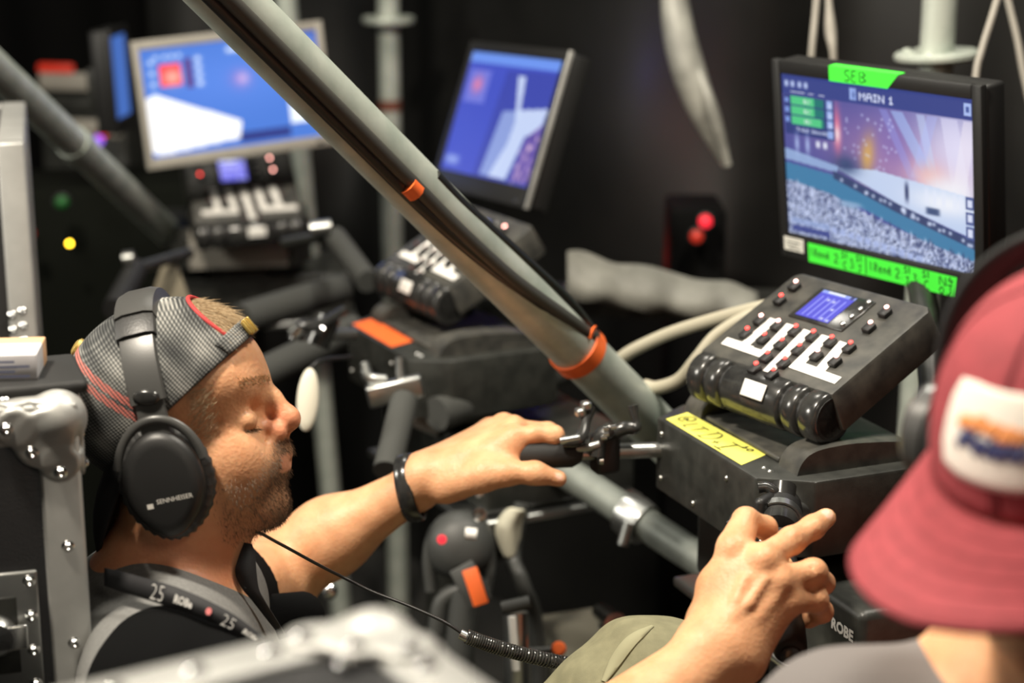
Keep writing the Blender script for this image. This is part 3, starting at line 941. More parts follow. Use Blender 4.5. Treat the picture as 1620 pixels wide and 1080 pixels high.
M['hair'] = mat('hair', (0.30, 0.20, 0.10), 0.5, color2=(0.55, 0.42, 0.26), vscale=300)
M['beard'] = mat('beard', (0.07, 0.04, 0.022), 0.55, color2=(0.2, 0.13, 0.08), vscale=300)
M['shirt_grey'] = mat('shirt_grey', (0.17, 0.17, 0.165), 0.9, var=0.12, vscale=300, bump=0.4, bscale=1500)
M['shirt_black'] = mat('shirt_black', (0.006, 0.0062, 0.0065), 0.95, spec=0.05, bump=0.4, bscale=1500)
M['khaki'] = mat('khaki', (0.22, 0.21, 0.125), 0.85, var=0.12, vscale=60, bump=0.4, bscale=1600)

HO = P(290, 660, 1.70)
_l = math.radians(9.0)
EU = np.array([1.0, 0, 0]); EV = np.array([0, math.sin(_l), math.cos(_l)]); EW = np.cross(EU, EV)
def HD(u, v, w=0.0):
    return HO + 0.001 * (u * EU + v * EV + w * EW)
def hrot(deg):
    a = math.radians(deg)
    return np.array([EU * math.cos(a) + EV * math.sin(a), -EU * math.sin(a) + EV * math.cos(a), EW])
def hel(u, v, w, a, b, c, deg=0, k=.012, op=1):
    return EL(HD(u, v, w), (a * .001, b * .001, c * .001), hrot(deg), k, op)
def hrc(p, q, r1, r2, k=.01, op=1):
    return RC(HD(*p), HD(*q), r1 * .001, r2 * .001, k, op)
def both(f):
    return [f(1), f(-1)]
head = [hel(-14, 24, 0, 91, 76, 72, 22, .01),                        # cranium
        hel(36, 38, 0, 34, 36, 56, 20, .02),                         # forehead
        hel(45, -30, 0, 40, 60, 52, 8, .02),                         # mid face
        hel(74, -40, 0, 23, 30, 27, 0, .016)]                        # muzzle
head += both(lambda s: hrc((66, 36, 6 * s), (56, 33, 36 * s), 9, 7, .012))      # brow ridge
head += both(lambda s: hel(46, -30, 40 * s, 22, 16, 13, 25, .016))             # cheekbone
head += both(lambda s: hrc((2, -62, 48 * s), (72, -88, 14 * s), 15, 13, .02))  # jaw
head += both(lambda s: hel(44, -48, 34 * s, 30, 28, 17, 0, .022))               # cheek
head += [hel(81, -80, 0, 15, 17, 19, 0, .014)]                       # chin
head += both(lambda s: hrc((-2, -30, 52 * s), (2, -62, 49 * s), 18, 15, .02))  # ramus
head += both(lambda s: hel(75, 6, 31 * s, 11, 11, 14, 0, .012, -1))            # eye socket
head += both(lambda s: hel(60.5, 2.0, 33 * s, 12.5, 11.5, 13, 0, .003))            # eyeball under lowered lids
head += both(lambda s: hrc((69.5, -3, 22 * s), (66.5, -5, 38 * s), 1.4, 1.2, .003))  # lid edge
head += both(lambda s: hrc((67, -9, 22 * s), (62, -10, 38 * s), 3.2, 2.6, .006))    # lower lid
head += [hrc((72, 27, 0), (82, 18, 0), 8, 8, .010), hrc((82, 18, 0), (96, 1, 0), 7.5, 9.5, .008)]   # nose bridge
head += [hel(96.0, -1.5, 0, 12, 11, 12, -25, .006)]
head += both(lambda s: hel(86, -11.5, 12.5 * s, 11, 9.5, 7.5, -20, .005))        # wing of the nose
head += both(lambda s: hel(94.5, -13.5, 6.2 * s, 5, 3.2, 3, -30, .002, -1))    # nostril
head += [hrc((86, -14, 0), (94, -11, 0), 6, 4, .006)]
head += [hrc((92, -20, 0), (95.5, -31, 0), 4, 4.5, .008)]
head += both(lambda s: hrc((91, -34.5, 0), (82, -38, 21 * s), 4.2, 3, .008))   # upper lip
head += both(lambda s: hrc((90.5, -45, 0), (82, -42, 20 * s), 4.8, 3, .008))     # lower lip
head += both(lambda s: hrc((95.5, -39.5, 0), (87, -40, 17 * s), 0.8, 0.6, .004, -1))  # mouth line
head += both(lambda s: hrc((77, -12, 20 * s), (73, -36, 30 * s), 0.6, 0.5, .010, -1))  # cheek fold
for v0, u0 in ((60, 57), (52, 63), (45, 68)):
    head += both(lambda s: hrc((u0 + 1.5, v0, 2 * s), (u0 - 4, v0 - 1, 20 * s), .5, .5, .003, -1))
    head += both(lambda s: hrc((u0 - 4, v0 - 1, 20 * s), (u0 - 13, v0 - 3, 36 * s), .5, .4, .003, -1))
head += both(lambda s: hrc((71, 11, 19 * s), (67, 11.5, 31 * s), .8, .9, .003, -1)) + both(lambda s: hrc((67, 11.5, 31 * s), (60, 9, 42 * s), .9, .6, .003, -1))   # lid crease
head += both(lambda s: hrc((73, -5, 22 * s), (71, -6.5, 33 * s), .9, 1.2, .002, -1)) + both(lambda s: hrc((71, -6.5, 33 * s), (63, -7, 43 * s), 1.2, .8, .002, -1))  # eye slit
for dv in (-4, 2, 8):
    head += both(lambda s: hrc((50, dv, 46 * s), (38, dv * 2.2 - 2, 53.5 * s), .6, .4, .003, -1))
neck = [hrc((0, -62, 0), (-26, -180, 0), 53, 58, .03), hrc((30, -80, 0), (12, -165, 0), 28, 34, .03),
        hrc((-8, -60, 42), (24, -168, 14), 14, 9, .02)]
# torso and limbs in world space
NB = HD(-30, -205)
SR = P(270, 1112, 1.56)
SL = P(302, 965, 1.90)
CHEST = (SR + SL) / 2 + np.array([0.0, 0.0, -0.16])
HIP = np.array([-0.36, 1.62, 0.60])
torso = [RC(NB, CHEST, .075, .12, .06), RC(CHEST, HIP, .14, .14, .06), RC(SR, SL, .055, .055, .05),
         RC(NB + np.array([0, 0, .0]), SR, .055, .058, .05), RC(NB, SL, .055, .058, .05)]
KNR = P(1030, 1115, 1.80); KNL = KNR + np.array([0.0, 0.30, -0.22])
ANR = KNR + np.array([0.16, 0.06, -0.42]); ANL = KNL + np.array([0.16, 0.04, -0.40])
legs = []
for kn, an, sy in ((KNR, ANR, -.09), (KNL, ANL, .09)):
    hp = HIP + np.array([0, sy, -.02])
    legs += [RC(hp, kn, .085, .055, .04), RC(kn, an, .052, .036, .03), RC(an, an + np.array([.14, 0, -.05]), .036, .026, .02)]
# left arm (far side)
def px(l):
    return [P(*q) for q in l]
EL_ = P(436, 905, 2.13)
WL = P(664, 765, 2.075)
armL = [RC(SL, EL_, .052, .043, .03), RC(EL_, EL_ * .62 + WL * .38 + np.array([0, 0, .004]), .042, .041, .03), RC(EL_ * .62 + WL * .38, WL, .040, .0235, .03),
        EL(P(447, 928, 2.10), (.03, .03, .03), None, .03), RC(WL + np.array([0, -.004, .011]), WL + np.array([0, .004, -.011]), .0195, .0195, .015)]
mcpL = px([(812, 694, 2.052), (812, 677, 2.078), (797, 673, 2.102), (775, 680, 2.122)])
wrL = px([(668, 757, 2.065), (668, 755, 2.075), (668, 752, 2.085), (668, 752, 2.095)])
handL = [RC(a, b, .0185, .0128, .020) for a, b in zip(wrL, mcpL)]
handL += [RC(mcpL[0], mcpL[3], .011, .010, .012)]
handL += [RC(P(730, 752, 2.06), P(792, 712, 2.06), .020, .014, .02)]
def finger(pts, radii, k=.006):
    out = []
    for i in range(len(pts) - 1):
        out.append(RC(pts[i], pts[i + 1], radii[i], radii[i + 1], k))
    return out
idxL = px([(812, 694, 2.052), (846, 686, 2.050), (877, 688, 2.052), (884, 700, 2.074), (880, 716, 2.088)])
handL += finger(idxL, [.0118, .0098, .0104, .009, .008])
for a, p1, p2, p3 in ((mcpL[1], (868, 682, 2.092), (866, 712, 2.110), (840, 728, 2.105)), (mcpL[2], (846, 682, 2.118), (845, 712, 2.132), (820, 728, 2.122)), (mcpL[3], (818, 690, 2.138), (820, 716, 2.146), (800, 730, 2.136))):
    handL += finger([a, *px([p1, p2, p3])], [.0108, .0098, .0088, .0078])
thL = px([(706, 770, 2.058), (765, 752, 2.036), (800, 748, 2.030), (846, 748, 2.030), (884, 757, 2.036)])
handL += finger(thL, [.019, .0165, .0125, .0112, .0090], .012)
handL += [RC(P(775, 735, 2.045), P(806, 712, 2.05), .012, .010, .02)]       # web of the thumb
nailL = EL(P(886, 752, 2.027), (.006, .003, .005))
# right arm (near side)
ER = P(770, 1330, 1.50)
WR = P(1136, 1030, 1.575)
armR = [RC(SR, ER, .055, .045, .03), RC(ER, ER * .6 + WR * .4, .046, .046, .03), RC(ER * .6 + WR * .4, WR, .045, .027, .03),
        RC(P(1112, 1018, 1.58), P(1168, 1046, 1.58), .021, .021, .018)]
mcpR = px([(1161, 866, 1.610), (1207, 884, 1.592), (1231, 918, 1.590), (1246, 950, 1.596)])
wrR = px([(1128, 1005, 1.595), (1140, 1012, 1.585), (1155, 1020, 1.585), (1170, 1028, 1.59)])
handR = [RC(a, b, .021, .0125, .020) for a, b in zip(wrR, mcpR)]
handR += [RC(mcpR[0], mcpR[3], .010, .010, .010), RC(P(1135, 930, 1.615), P(1175, 905, 1.61), .018, .015, .02)]
handR += finger([mcpR[0], *px([(1180, 824, 1.640), (1211, 834, 1.662), (1219, 852, 1.668)])], [.0128, .0118, .0098, .0085])
handR += [RC(mcpR[0] , P(1172, 842, 1.626), .0128, .0118, .008)]
handR += finger([mcpR[1], *px([(1252, 855, 1.630), (1286, 834, 1.652), (1307, 819, 1.664)])], [.0125, .0118, .0104, .0090])
handR += finger([mcpR[2], *px([(1287, 905, 1.616), (1302, 922, 1.652), (1280, 940, 1.672)])], [.0122, .0116, .0100, .0085])
handR += finger([mcpR[3], *px([(1289, 948, 1.618), (1300, 967, 1.648), (1279, 980, 1.668)])], [.0118, .0112, .0096, .0082])
handR += finger(px([(1120, 985, 1.615), (1150, 925, 1.655), (1195, 895, 1.700), (1240, 895, 1.715)]), [.020, .0155, .0125, .0095], .012)
# knuckles and tendons stand proud of the back of the hand
toC = -FW * .0065
for m_, r_ in zip(mcpR, (.009, .0098, .0092, .0086)):
    handR += [EL(m_ + toC, (r_, r_, r_), None, .007)]
for a, b in zip(wrR, mcpR):
    q = a * .55 + b * .45
    handR += [RC(q + toC * 1.65, b + toC * 1.35, .0032, .0042, .006)]
for (qx, qy, dd) in ((1252, 852, 1.622), (1286, 833, 1.644), (1287, 902, 1.609), (1289, 945, 1.611), (1180, 820, 1.632)):
    handR += [EL(P(qx, qy, dd), (.0088, .0088, .0088), None, .006)]
for a in mcpL[:3]:
    handL += [EL(a + np.array([0, -.002, .0045]), (.0095, .0095, .0095), None, .008)]
def crease(q, dirpx, half, r=.0007):
    dx, dy = dirpx
    a, b = P(q[0] - dx * half, q[1] - dy * half, q[2]), P(q[0] + dx * half, q[1] + dy * half, q[2])
    return RC(a, b, r, r, .0022, -1)
for q in ((1249, 849, 1.6125), (1254, 846, 1.6145), (1259, 843, 1.617), (1284, 829, 1.6395), (1289, 827, 1.642)):
    handR += [crease(q, (.5, .86), 10)]
for q in ((1282, 898, 1.6005), (1287, 898, 1.6020), (1284, 941, 1.6030), (1289, 941, 1.6045)):
    handR += [crease(q, (.1, 1), 9)]
veins = [[(1150, 985, 1.566), (1165, 950, 1.571), (1178, 915, 1.577)], [(1150, 985, 1.566), (1185, 955, 1.567), (1212, 915, 1.574)], [(1165, 1000, 1.565), (1200, 975, 1.570), (1232, 940, 1.577)]]
for vn in veins:
    for a, b in zip(vn[:-1], vn[1:]):
        handR += [RC(P(*a), P(*b), .0024, .0022, .006)]
nailR = EL(P(1309, 813, 1.657), (.0058, .0058, .0050))
body_prims = head + neck + torso + legs + armL + handL + armR + handR
V, Q = sdf_mesh(body_prims, 0.0027)
person = np_mesh('person', V, Q, 'skin')
tag(person, 'man in profile wearing a backward cap and headphones, both hands on handlebars', 'person')
# masks: beard, lips, reddish nose and neck, nails
q = (V - HO)
U_, V_, W_ = q @ EU * 1000, q @ EV * 1000, q @ EW * 1000
inhead = (np.abs(W_) < 90) & (V_ > -150) & (np.abs(q @ EU) < .2)
jawline = ss(U_, 30, 52) * ss(-V_, 18, 34) * ss(V_, -122, -100) * inhead
cheek = ss(np.hypot((U_ - 56) / 26, (V_ + 22) / 24), .8, 1.5)
nz = RNG.uniform(0, 1, len(V))
beard = jawline * cheek * (0.26 + 0.30 * ss(U_, 60, 92))
beard = np.maximum(beard, ss(U_, 80, 90) * ss(-V_, 16, 22) * ss(V_, -36, -30) * inhead * .6)
lip = ss(np.hypot((U_ - 95) / 8, (V_ + 40) / 8.5), 1.2, .8) * (np.abs(W_) < 20) * inhead
redn = np.maximum(ss(np.hypot((U_ - 94) / 20, (V_ + 2) / 18), 1.3, .5) * (np.abs(W_) < 22) * .45, ss(-V_, 70, 120) * .35) * inhead
nail = (np.maximum(ss(-nailR.d(V), -.0012, .0012), ss(-nailL.d(V), -.0012, .0012)))
attr(person, 'beard', np.clip(beard * (1 - lip), 0, .8)); attr(person, 'lip', lip * .45); attr(person, 'red', redn); attr(person, 'nail', nail)
NV = normals(person)
# beard, eyebrow and fringe hairs
def grow(name, mask, n, direction, length, width, m, bend=.2, lift=.6):
    p = mask / mask.sum()
    i = RNG.choice(len(V), n, p=p)
    dr = NV[i] * lift + direction
    return strands(name, V[i] + RNG.normal(0, .0008, (n, 3)), dr, length, width, m, person, bend)
grow('beard', beard ** 1.5 * (W_ > -30) * (1 - lip), 5200, EU * .25 - EV * .8, .0034, .0003, 'beard')
brow = ss(np.abs(V_ - (38 - (U_ - 62) * .1)), 5, 2) * ss(U_, 48, 55) * ss(W_, 2, 8) * ss(W_, 52, 44) * inhead
grow('eyebrow', brow + 1e-12, 260, -EU * .6 + EV * .35 + EW * .5, .007, .0004, 'hair', .1, .35)
lash = ss(np.abs(V_ + 6.5), 2.0, .8) * ss(U_, 58, 62) * ss(W_, 22, 26) * ss(W_, 46, 43) * inhead
grow('eyelash', lash + 1e-12, 90, EU * .8 - EV * .35 + EW * .4, .005, .0003, 'beard', .0, .3)
temple = ss(U_, 16, 22) * ss(U_, 44, 34) * ss(np.abs(V_ - 16), 32, 14) * ss(W_, 25, 40) * inhead
grow('temple_hair', temple + 1e-12, 650, -EU * .8 - EV * .5, .007, .0003, 'hair', .1, .25)

# ---------------------------------------------------------------- clothes
def inflate(pr, g, k=None):
    out = []
    for q_ in pr:
        out.append(RC(q_.a, q_.b, q_.r1 + g, q_.r2 + g, q_.k if k is None else k))
    return out
sh = inflate(torso, .012)
col_c, col_n = HD(-6, -172, 0), (HD(-14, -100) - HD(-30, -205))
sh += [RC(HD(-28, -195), HD(-24, -172), .066, .0625, .02), RC(HD(-4, -120), HD(-20, -172), .0535, .0585, .003, -1),
       HS(HIP + np.array([0, 0, .05]), (0, 0, -1))]
Vs, Qs = sdf_mesh(sh, .004)
# wrinkles in the cloth
wr = np.sin(Vs[:, 0] * 60 + Vs[:, 2] * 45 + 2 * np.sin(Vs[:, 1] * 25)) * .0022
nn = Vs - CHEST; nn /= np.linalg.norm(nn, axis=1)[:, None]
shirt = np_mesh('shirt', Vs + nn * wr[:, None], Qs, 'shirt_grey', person)
def sleeve(name, s, e, f, r0, r1, drop):
    m_ = s * (1 - f) + e * f
    pr = [EL(s, (r0, r0, r0), None, .02), RC(s, m_, r0, r1, .02)]
    if drop is not None:
        pr.append(RC(m_, m_ + drop, r1 * .8, r1 * .35, .03))
    pr.append(HS(m_ + (e - s) * .02, (e - s), .003))
    v_, q_ = sdf_mesh(pr, .004)
    v_ = v_ + (np.sin(v_[:, 0] * 90 - v_[:, 2] * 70 + v_[:, 1] * 40) * .0018)[:, None] * np.array([0, -.5, .8])
    return np_mesh(name, v_, q_, 'shirt_black', person)
slR = sleeve('sleeve', SR + np.array([.006, -.006, 0]), ER, .55, .080, .068, None)
slL = sleeve('sleeve', SL + np.array([0.0, 0, -.004]), EL_, .34, .073, .066, None)
hang = [RC(P(400, 975, 1.93), P(478, 962, 1.95), .022, .018, .02), RC(P(425, 992, 1.93), P(496, 978, 1.95), .014, .010, .02)]
v_, q_ = sdf_mesh(hang, .003)
np_mesh('sleeve_hem', v_, q_, 'shirt_black', person)
tr = []
for kn, an, sy in ((KNR, ANR, -.09), (KNL, ANL, .09)):
    hp = HIP + np.array([0, sy, -.02])
    tr += [RC(hp, kn, .105, .078, .04), RC(kn, kn + np.array([.02, 0, -.03]), .08, .075, .03), RC(kn, an, .07, .058, .03)]
v_, q_ = sdf_mesh(tr, .005)
d_ = v_ - KNR
wv = np.sin((d_ @ np.array([.75, .1, .65])) * 85 + 2.2 * np.sin((d_ @ np.array([.3, .8, -.4])) * 22)) * .0034
v_ = v_ + wv[:, None] * np.array([-.35, -.6, .7])
trs = np_mesh('trousers', v_, q_, 'khaki', person)
# wristband on the left forearm
ax_ = (WL - EL_) / np.linalg.norm(WL - EL_)
wc = P(650, 771, 2.080)
bm = bmesh.new()
prof = [(.0325, -.0095), (.0342, -.008), (.0346, 0), (.0342, .008), (.0325, .0095), (.031, .008), (.031, -.008), (.0325, -.0095)]
add_lathe(bm, prof, 40)
bm_obj('wristband', bm, 'black_gloss', person, True, frame_to(wc, wc + ax_ + np.array([.12, 0, -.35])) @ Matrix.Diagonal((1.0, 1.14, 1, 1)))

# ---------------------------------------------------------------- backward cap
def plaid():
    m = bpy.data.materials.new('plaid_weave')
    m.use_nodes = True
    nt = m.node_tree
    b = nt.nodes['Principled BSDF']
    b.inputs['Roughness'].default_value = 0.85
    tc = nt.nodes.new('ShaderNodeAttribute'); tc.attribute_name = 'weave'
    sx = nt.nodes.new('ShaderNodeSeparateXYZ')
    nt.links.new(tc.outputs['Vector'], sx.inputs[0])
    def math_(op, a, bb):
        n = nt.nodes.new('ShaderNodeMath'); n.operation = op
        for i, x in enumerate((a, bb)):
            if isinstance(x, (int, float)): n.inputs[i].default_value = x
            elif x is not None: nt.links.new(x, n.inputs[i])
        return n.outputs[0]
    s1 = math_('SINE', math_('MULTIPLY', sx.outputs[0], 2 * math.pi / .0030), None)
    s2 = math_('SINE', math_('MULTIPLY', sx.outputs[1], 2 * math.pi / .0021), None)
    fine = math_('ADD', math_('MULTIPLY', s1, .17), math_('MULTIPLY', s2, .10))
    nz_ = nt.nodes.new('ShaderNodeTexNoise'); nz_.inputs['Scale'].default_value = 26; nz_.inputs['Detail'].default_value = 5
    nt.links.new(tc.outputs['Vector'], nz_.inputs['Vector'])
    p1 = math_('SINE', math_('MULTIPLY', sx.outputs[0], 2 * math.pi / .030), None)
    p2 = math_('SINE', math_('MULTIPLY', sx.outputs[1], 2 * math.pi / .036), None)
    big = math_('ADD', math_('MULTIPLY', p1, .08), math_('MULTIPLY', p2, .08))
    tot = math_('ADD', math_('ADD', fine, big), math_('MULTIPLY', nz_.outputs[0], .9))
    r = nt.nodes.new('ShaderNodeValToRGB')
    r.color_ramp.elements[0].position = 0.18; r.color_ramp.elements[0].color = (0.010, 0.011, 0.012, 1)
    r.color_ramp.elements[1].position = 0.92; r.color_ramp.elements[1].color = (0.40, 0.39, 0.36, 1)
    e = r.color_ramp.elements.new(.5); e.color = (0.085, 0.088, 0.085, 1)
    nt.links.new(tot, r.inputs[0])
    # red woven stripes
    sab = math_('ABSOLUTE', sx.outputs[2], None)
    st = math_('MULTIPLY', math_('LESS_THAN', sab, .0075), math_('GREATER_THAN', sab, .0012))
    st2 = math_('MULTIPLY', st, math_('GREATER_THAN', math_('ADD', s1, math_('MULTIPLY', nz_.outputs[0], 1.6)), .45))
    mx = nt.nodes.new('ShaderNodeMix'); mx.data_type = 'RGBA'
    nt.links.new(math_('MULTIPLY', st2, .85), mx.inputs[0]); nt.links.new(r.outputs[0], mx.inputs[6]); mx.inputs[7].default_value = (0.55, 0.14, 0.11, 1)
    nt.links.new(mx.outputs[2], b.inputs['Base Color'])
    bp = nt.nodes.new('ShaderNodeBump'); bp.inputs['Strength'].default_value = .6; bp.inputs['Distance'].default_value = .001
    nt.links.new(fine, bp.inputs['Height']); nt.links.new(bp.outputs[0], b.inputs['Normal'])
    return m
M['plaid'] = plaid()
M['cap_lining'] = mat('cap_lining', (0.012, 0.012, 0.013), 0.9)
M['red_piping'] = mat('red_piping', (0.42, 0.03, 0.03), 0.7)
M['gold'] = mat('gold', (0.50, 0.33, 0.08), 0.4, 0.75, color2=(0.62, 0.47, 0.16), vscale=120, bump=.2, bscale=300)
cap = empty('cap', None, None)
cap.parent = person
# crown as a grid on a squashed dome: pole at the button, rim towards the forehead and nape
POLE = math.radians(150)                              # direction of the crown's axis in the profile plane
ca, sa = math.cos(POLE), math.sin(POLE)
def dome(th, ph, g=0.0):
    """th from the pole, ph around it (ph=0 towards the forehead side)"""
    st_, ct_ = math.sin(th), math.cos(th)
    a = ct_; bfw = st_ * math.cos(ph); w = st_ * math.sin(ph)
    du, dv = a * ca + bfw * sa, a * sa - bfw * ca      # forehead side = +sa,-ca : up-right
    x = -14 + du * (98 + g); y = 25 + dv * (84 + g)
    a2 = math.radians(22)
    ru, rv = du * math.cos(a2) + dv * math.sin(a2), -du * math.sin(a2) + dv * math.cos(a2)
    ru *= 97 + g; rv *= 83 + g
    return (-14 + ru * math.cos(a2) - rv * math.sin(a2), 25 + ru * math.sin(a2) + rv * math.cos(a2), w * (80 + g))
def sheet(name, fn, nu, nv, m, parent, thick=.0018, holes=None, weave=None):
    vs = []; wv = []
    for j in range(nv + 1):
        for i in range(nu + 1):
            c = fn(i / nu, j / nv); vs.append(HD(*c))
            wv.append(weave(i / nu, j / nv, c) if weave else (0, 0, 0))
    fs = []
    for j in range(nv):
        for i in range(nu):
            if holes and holes((i + .5) / nu, (j + .5) / nv): continue
            fs.append((j * (nu + 1) + i, j * (nu + 1) + i + 1, (j + 1) * (nu + 1) + i + 1, (j + 1) * (nu + 1) + i))
    o = mesh_obj(name, vs, fs, m, parent, smooth=True)
    if weave:
        a = o.data.attributes.new('weave', 'FLOAT_VECTOR', 'POINT')
        a.data.foreach_set('vector', np.asarray(wv, np.float32).ravel())
    md = o.modifiers.new('thickness', 'SOLIDIFY'); md.thickness = thick; md.offset = 0
    return o
RIM = lambda ph: math.radians(101 + 14 * math.cos(ph))
def crown_fn(u, v):
    ph = -math.pi + 2 * math.pi * u
    return dome(max(v, .004) * RIM(ph), ph)
def hole(u, v):                                       # arched opening above the strap on the forehead
    ph = -math.pi + 2 * math.pi * u
    th = v * RIM(ph)
    x = ph / .56; y = (RIM(ph) - .19 - th) / .60
    return y > 0 and x * x + y * y < 1
crown = sheet('crown', crown_fn, 180, 70, 'plaid', cap, .0022, hole,
              lambda u, v, c: ((c[0] * .72 + c[1] * .69) * .001, (-c[0] * .55 + c[1] * .62 + abs(c[2]) * .35) * .001, ((2 * math.pi * u - math.pi - 1.72) * math.sin(max(v, .004) * RIM(2 * math.pi * u - math.pi))) * .085))
# piping around the opening
pts = []
for k in range(25):
    a = math.pi * k / 24
    ph = .56 * math.cos(a); th = RIM(ph) - .19 - .60 * math.sin(a)
    pts.append(HD(*dome(th, ph, 1)))
tube('opening_piping', pts, .0022, 'red_piping', cap, 8)
# strap and buckle
def strap_fn(u, v):
    ph = -.75 + 1.5 * u
    return dome(RIM(ph) - .19 + .19 * v, ph, 3.0 - 2 * abs(ph))
sheet('strap', strap_fn, 24, 4, 'plaid', cap, .0025, None, lambda u, v, c: (c[2] * .001, v * .012, .02))
bm = bmesh.new()
pb = dome(RIM(.22) - .095, .22, 5.5)
bc = HD(*pb)
nb_ = (bc - HD(-14, 25, 0)); nb_ = nb_ / np.linalg.norm(nb_)
fb = frame_to(bc, bc + nb_, tuple(EW))
add_box(bm, (.014, .020, .003), None, .001)
buckle = bm_obj('buckle', bm, 'gold', cap, True, fb, 40)
for k in (-1, 1):
    box('buckle_bar', (.016, .004, .004), 'gold', cap, fb @ T(0, .0055 * k, .001), .0008)
bt = lathe('cap_button', [(0, .006), (.006, .0055), (.0095, .003), (.0095, 0)], 'gold', cap, 20, frame_to(HD(*dome(.001, 0, 0)), HD(*dome(.001, 0, 30))))
lathe('eyelet', [(0.0012, .001), (.004, .0018), (.005, 0)], mat('salmon', (0.75, 0.22, 0.18), .6), cap, 14, frame_to(HD(*dome(.62, 2.3, .6)), HD(*dome(.62, 2.3, 30))))
# brim at the nape, hanging down the back of the neck
def brim_fn(u, v):
    ph = math.pi + (u - .5) * 1.9
    c = np.array(dome(RIM(ph), ph, 1.0))
    s_ = (u - .5) * 2
    L = 78 * (1 - s_ * s_ * .75)
    dirv = np.array([.02 - .0 * v, -1.0, 0]) + np.array([-.35, 0, 0]) * (1 - v)
    return tuple(c + dirv * L * v + np.array([-10 * (1 - s_ * s_) * v, 0, s_ * 4 * v]))
sheet('brim', brim_fn, 30, 12, 'cap_lining', cap, .0035)
# hair under the opening
rts, drs = [], []
for k in range(2600):
    ph = random.uniform(-.55, .55); y = random.uniform(.15, 1.15)
    th = RIM(ph) - .16 - .58 * y * math.sqrt(max(0, 1 - (ph / .57) ** 2))
    g_ = random.uniform(-7, -1.5)
    a0_, a1_ = HD(*dome(th, ph, g_)), HD(*dome(th + .05, ph + random.uniform(-.02, .03), g_ + .6))
    d0_ = a1_ - a0_
    rts.append(a0_); drs.append(d0_ / np.linalg.norm(d0_))
rts, drs = np.array(rts), np.array(drs)
strands('fringe_hair', rts, drs * 1.6, .017, .0006, 'hair', person, .02)

# ---------------------------------------------------------------- headphones
hp = empty('headphones', Matrix.Translation(Vector(HD(-2, -46, 84))))
tag(hp, 'black over-ear headphones worn over the plaid backward cap', 'headphones')
def hpo(name, *a, **k):
    o = k.pop('maker')(name, *a, parent=hp, **k)
    return o
HPI = hp.matrix_world.inverted()
def L3(u, v, w):
    q_ = HPI @ Vector(HD(u, v, w)); return (q_.x, q_.y, q_.z)
HF = Matrix.Identity(4)                                # local frame: x=EU, y=EV, z=EW at the near cup
for i in range(3):
    HF[i][0], HF[i][1], HF[i][2] = EU[i], EV[i], EW[i]
def outline(t_, a, b, tip):
    x = a * math.cos(t_); y = b * math.sin(t_)
    if y < 0: x *= 1 - tip * (y / b) ** 2
    return x, y
def cup(side):
    off = HPI @ Vector(HD(-2, -46, 84 * side))
    mx = T(*off) @ HF @ R('Z', 9) @ (R('X', 0) if side > 0 else R('Y', 180))
    def shell(name, rings, m, n=56, cap_=True):
        bm = bmesh.new(); rr = []
        for a, b, z, tip in rings:
            rr.append([bm.verts.new((*outline(2 * math.pi * k / n, a, b, tip), z)) for k in range(n)])
        for p_, q_ in zip(rr[:-1], rr[1:]):
            for k in range(n): bm.faces.new((p_[k], p_[(k + 1) % n], q_[(k + 1) % n], q_[k]))
        if cap_:
            bm.faces.new(rr[-1]); bm.faces.new(rr[0][::-1])
        return bm_obj(name, bm, m, hp, True, mx, 50)
    sh_ = shell('ear_cup', [(.030, .040, -.006, .25), (.035, .046, -.002, .25), (.0362, .0478, .003, .25), (.0345, .0458, .009, .25), (.0300, .0405, .0125, .25), (.024, .033, .0140, .2)], 'black_plastic')
    # pleated cushion
    n = 96; bm = bmesh.new(); rr = []
    for a, b, z, pl in ((.034, .044, -.003, 0), (.0405, .0505, -.004, 1), (.0430, .0530, -.011, 1), (.0415, .0515, -.018, 1), (.034, .044, -.022, .5), (.026, .036, -.020, 0)):
        rr.append([bm.verts.new((*[c_ * (1 + pl * .020 * math.sin(2 * math.pi * k / n * 32)) for c_ in outline(2 * math.pi * k / n, a, b, .12)], z)) for k in range(n)])
    for p_, q_ in zip(rr[:-1], rr[1:]):
        for k in range(n): bm.faces.new((p_[k], p_[(k + 1) % n], q_[(k + 1) % n], q_[k]))
    bm_obj('ear_cushion', bm, 'cushion', hp, True, mx, 70)
    # arched yoke
    pts_ = [(.0395 * math.cos(a), .005 + .0525 * math.sin(a), .006 - .003 * abs(math.cos(a))) for a in np.linspace(math.radians(14), math.radians(166), 24)]
    tube('yoke', pts_, .0042, 'hp_plastic', hp, 8, mx=mx, flat=.6)
    if side > 0:
        vs, fs = text_verts('SENNHEISER', .0058, .00005)
        w_ = max(v[0] for v in vs)
        mesh_obj('wordmark', [(x - w_ / 2 + .003, y, 0) for x, y, z in vs], fs, 'hp_print', sh_, mx=T(.006, -.0145, .0143) @ R('Z', 3))
        mesh_obj('emblem', [(-.022, -.003, 0), (-.0165, -.003, 0), (-.0165, .0015, 0), (-.022, .0015, 0)], [(0, 1, 2, 3)], 'hp_print', sh_, mx=T(.006, -.0145, .0143) @ R('Z', 3))
        vs, fs = text_verts('R', .0085, .0002)
        mesh_obj('side_mark', [(x, y, 0) for x, y, z in vs], fs, 'hp_print', sh_, mx=T(.0045, -.0385, .0110))
    return mx
M['cushion'] = mat('cushion', (0.03, 0.03, 0.03), 0.42, bump=.15, bscale=500)
M['hp_plastic'] = mat('hp_plastic', (0.055, 0.055, 0.053), 0.36, bump=.04, bscale=800)
M['hp_print'] = mat('hp_print', (0.6, 0.58, 0.54), 0.5)
cup(1); cup(-1)
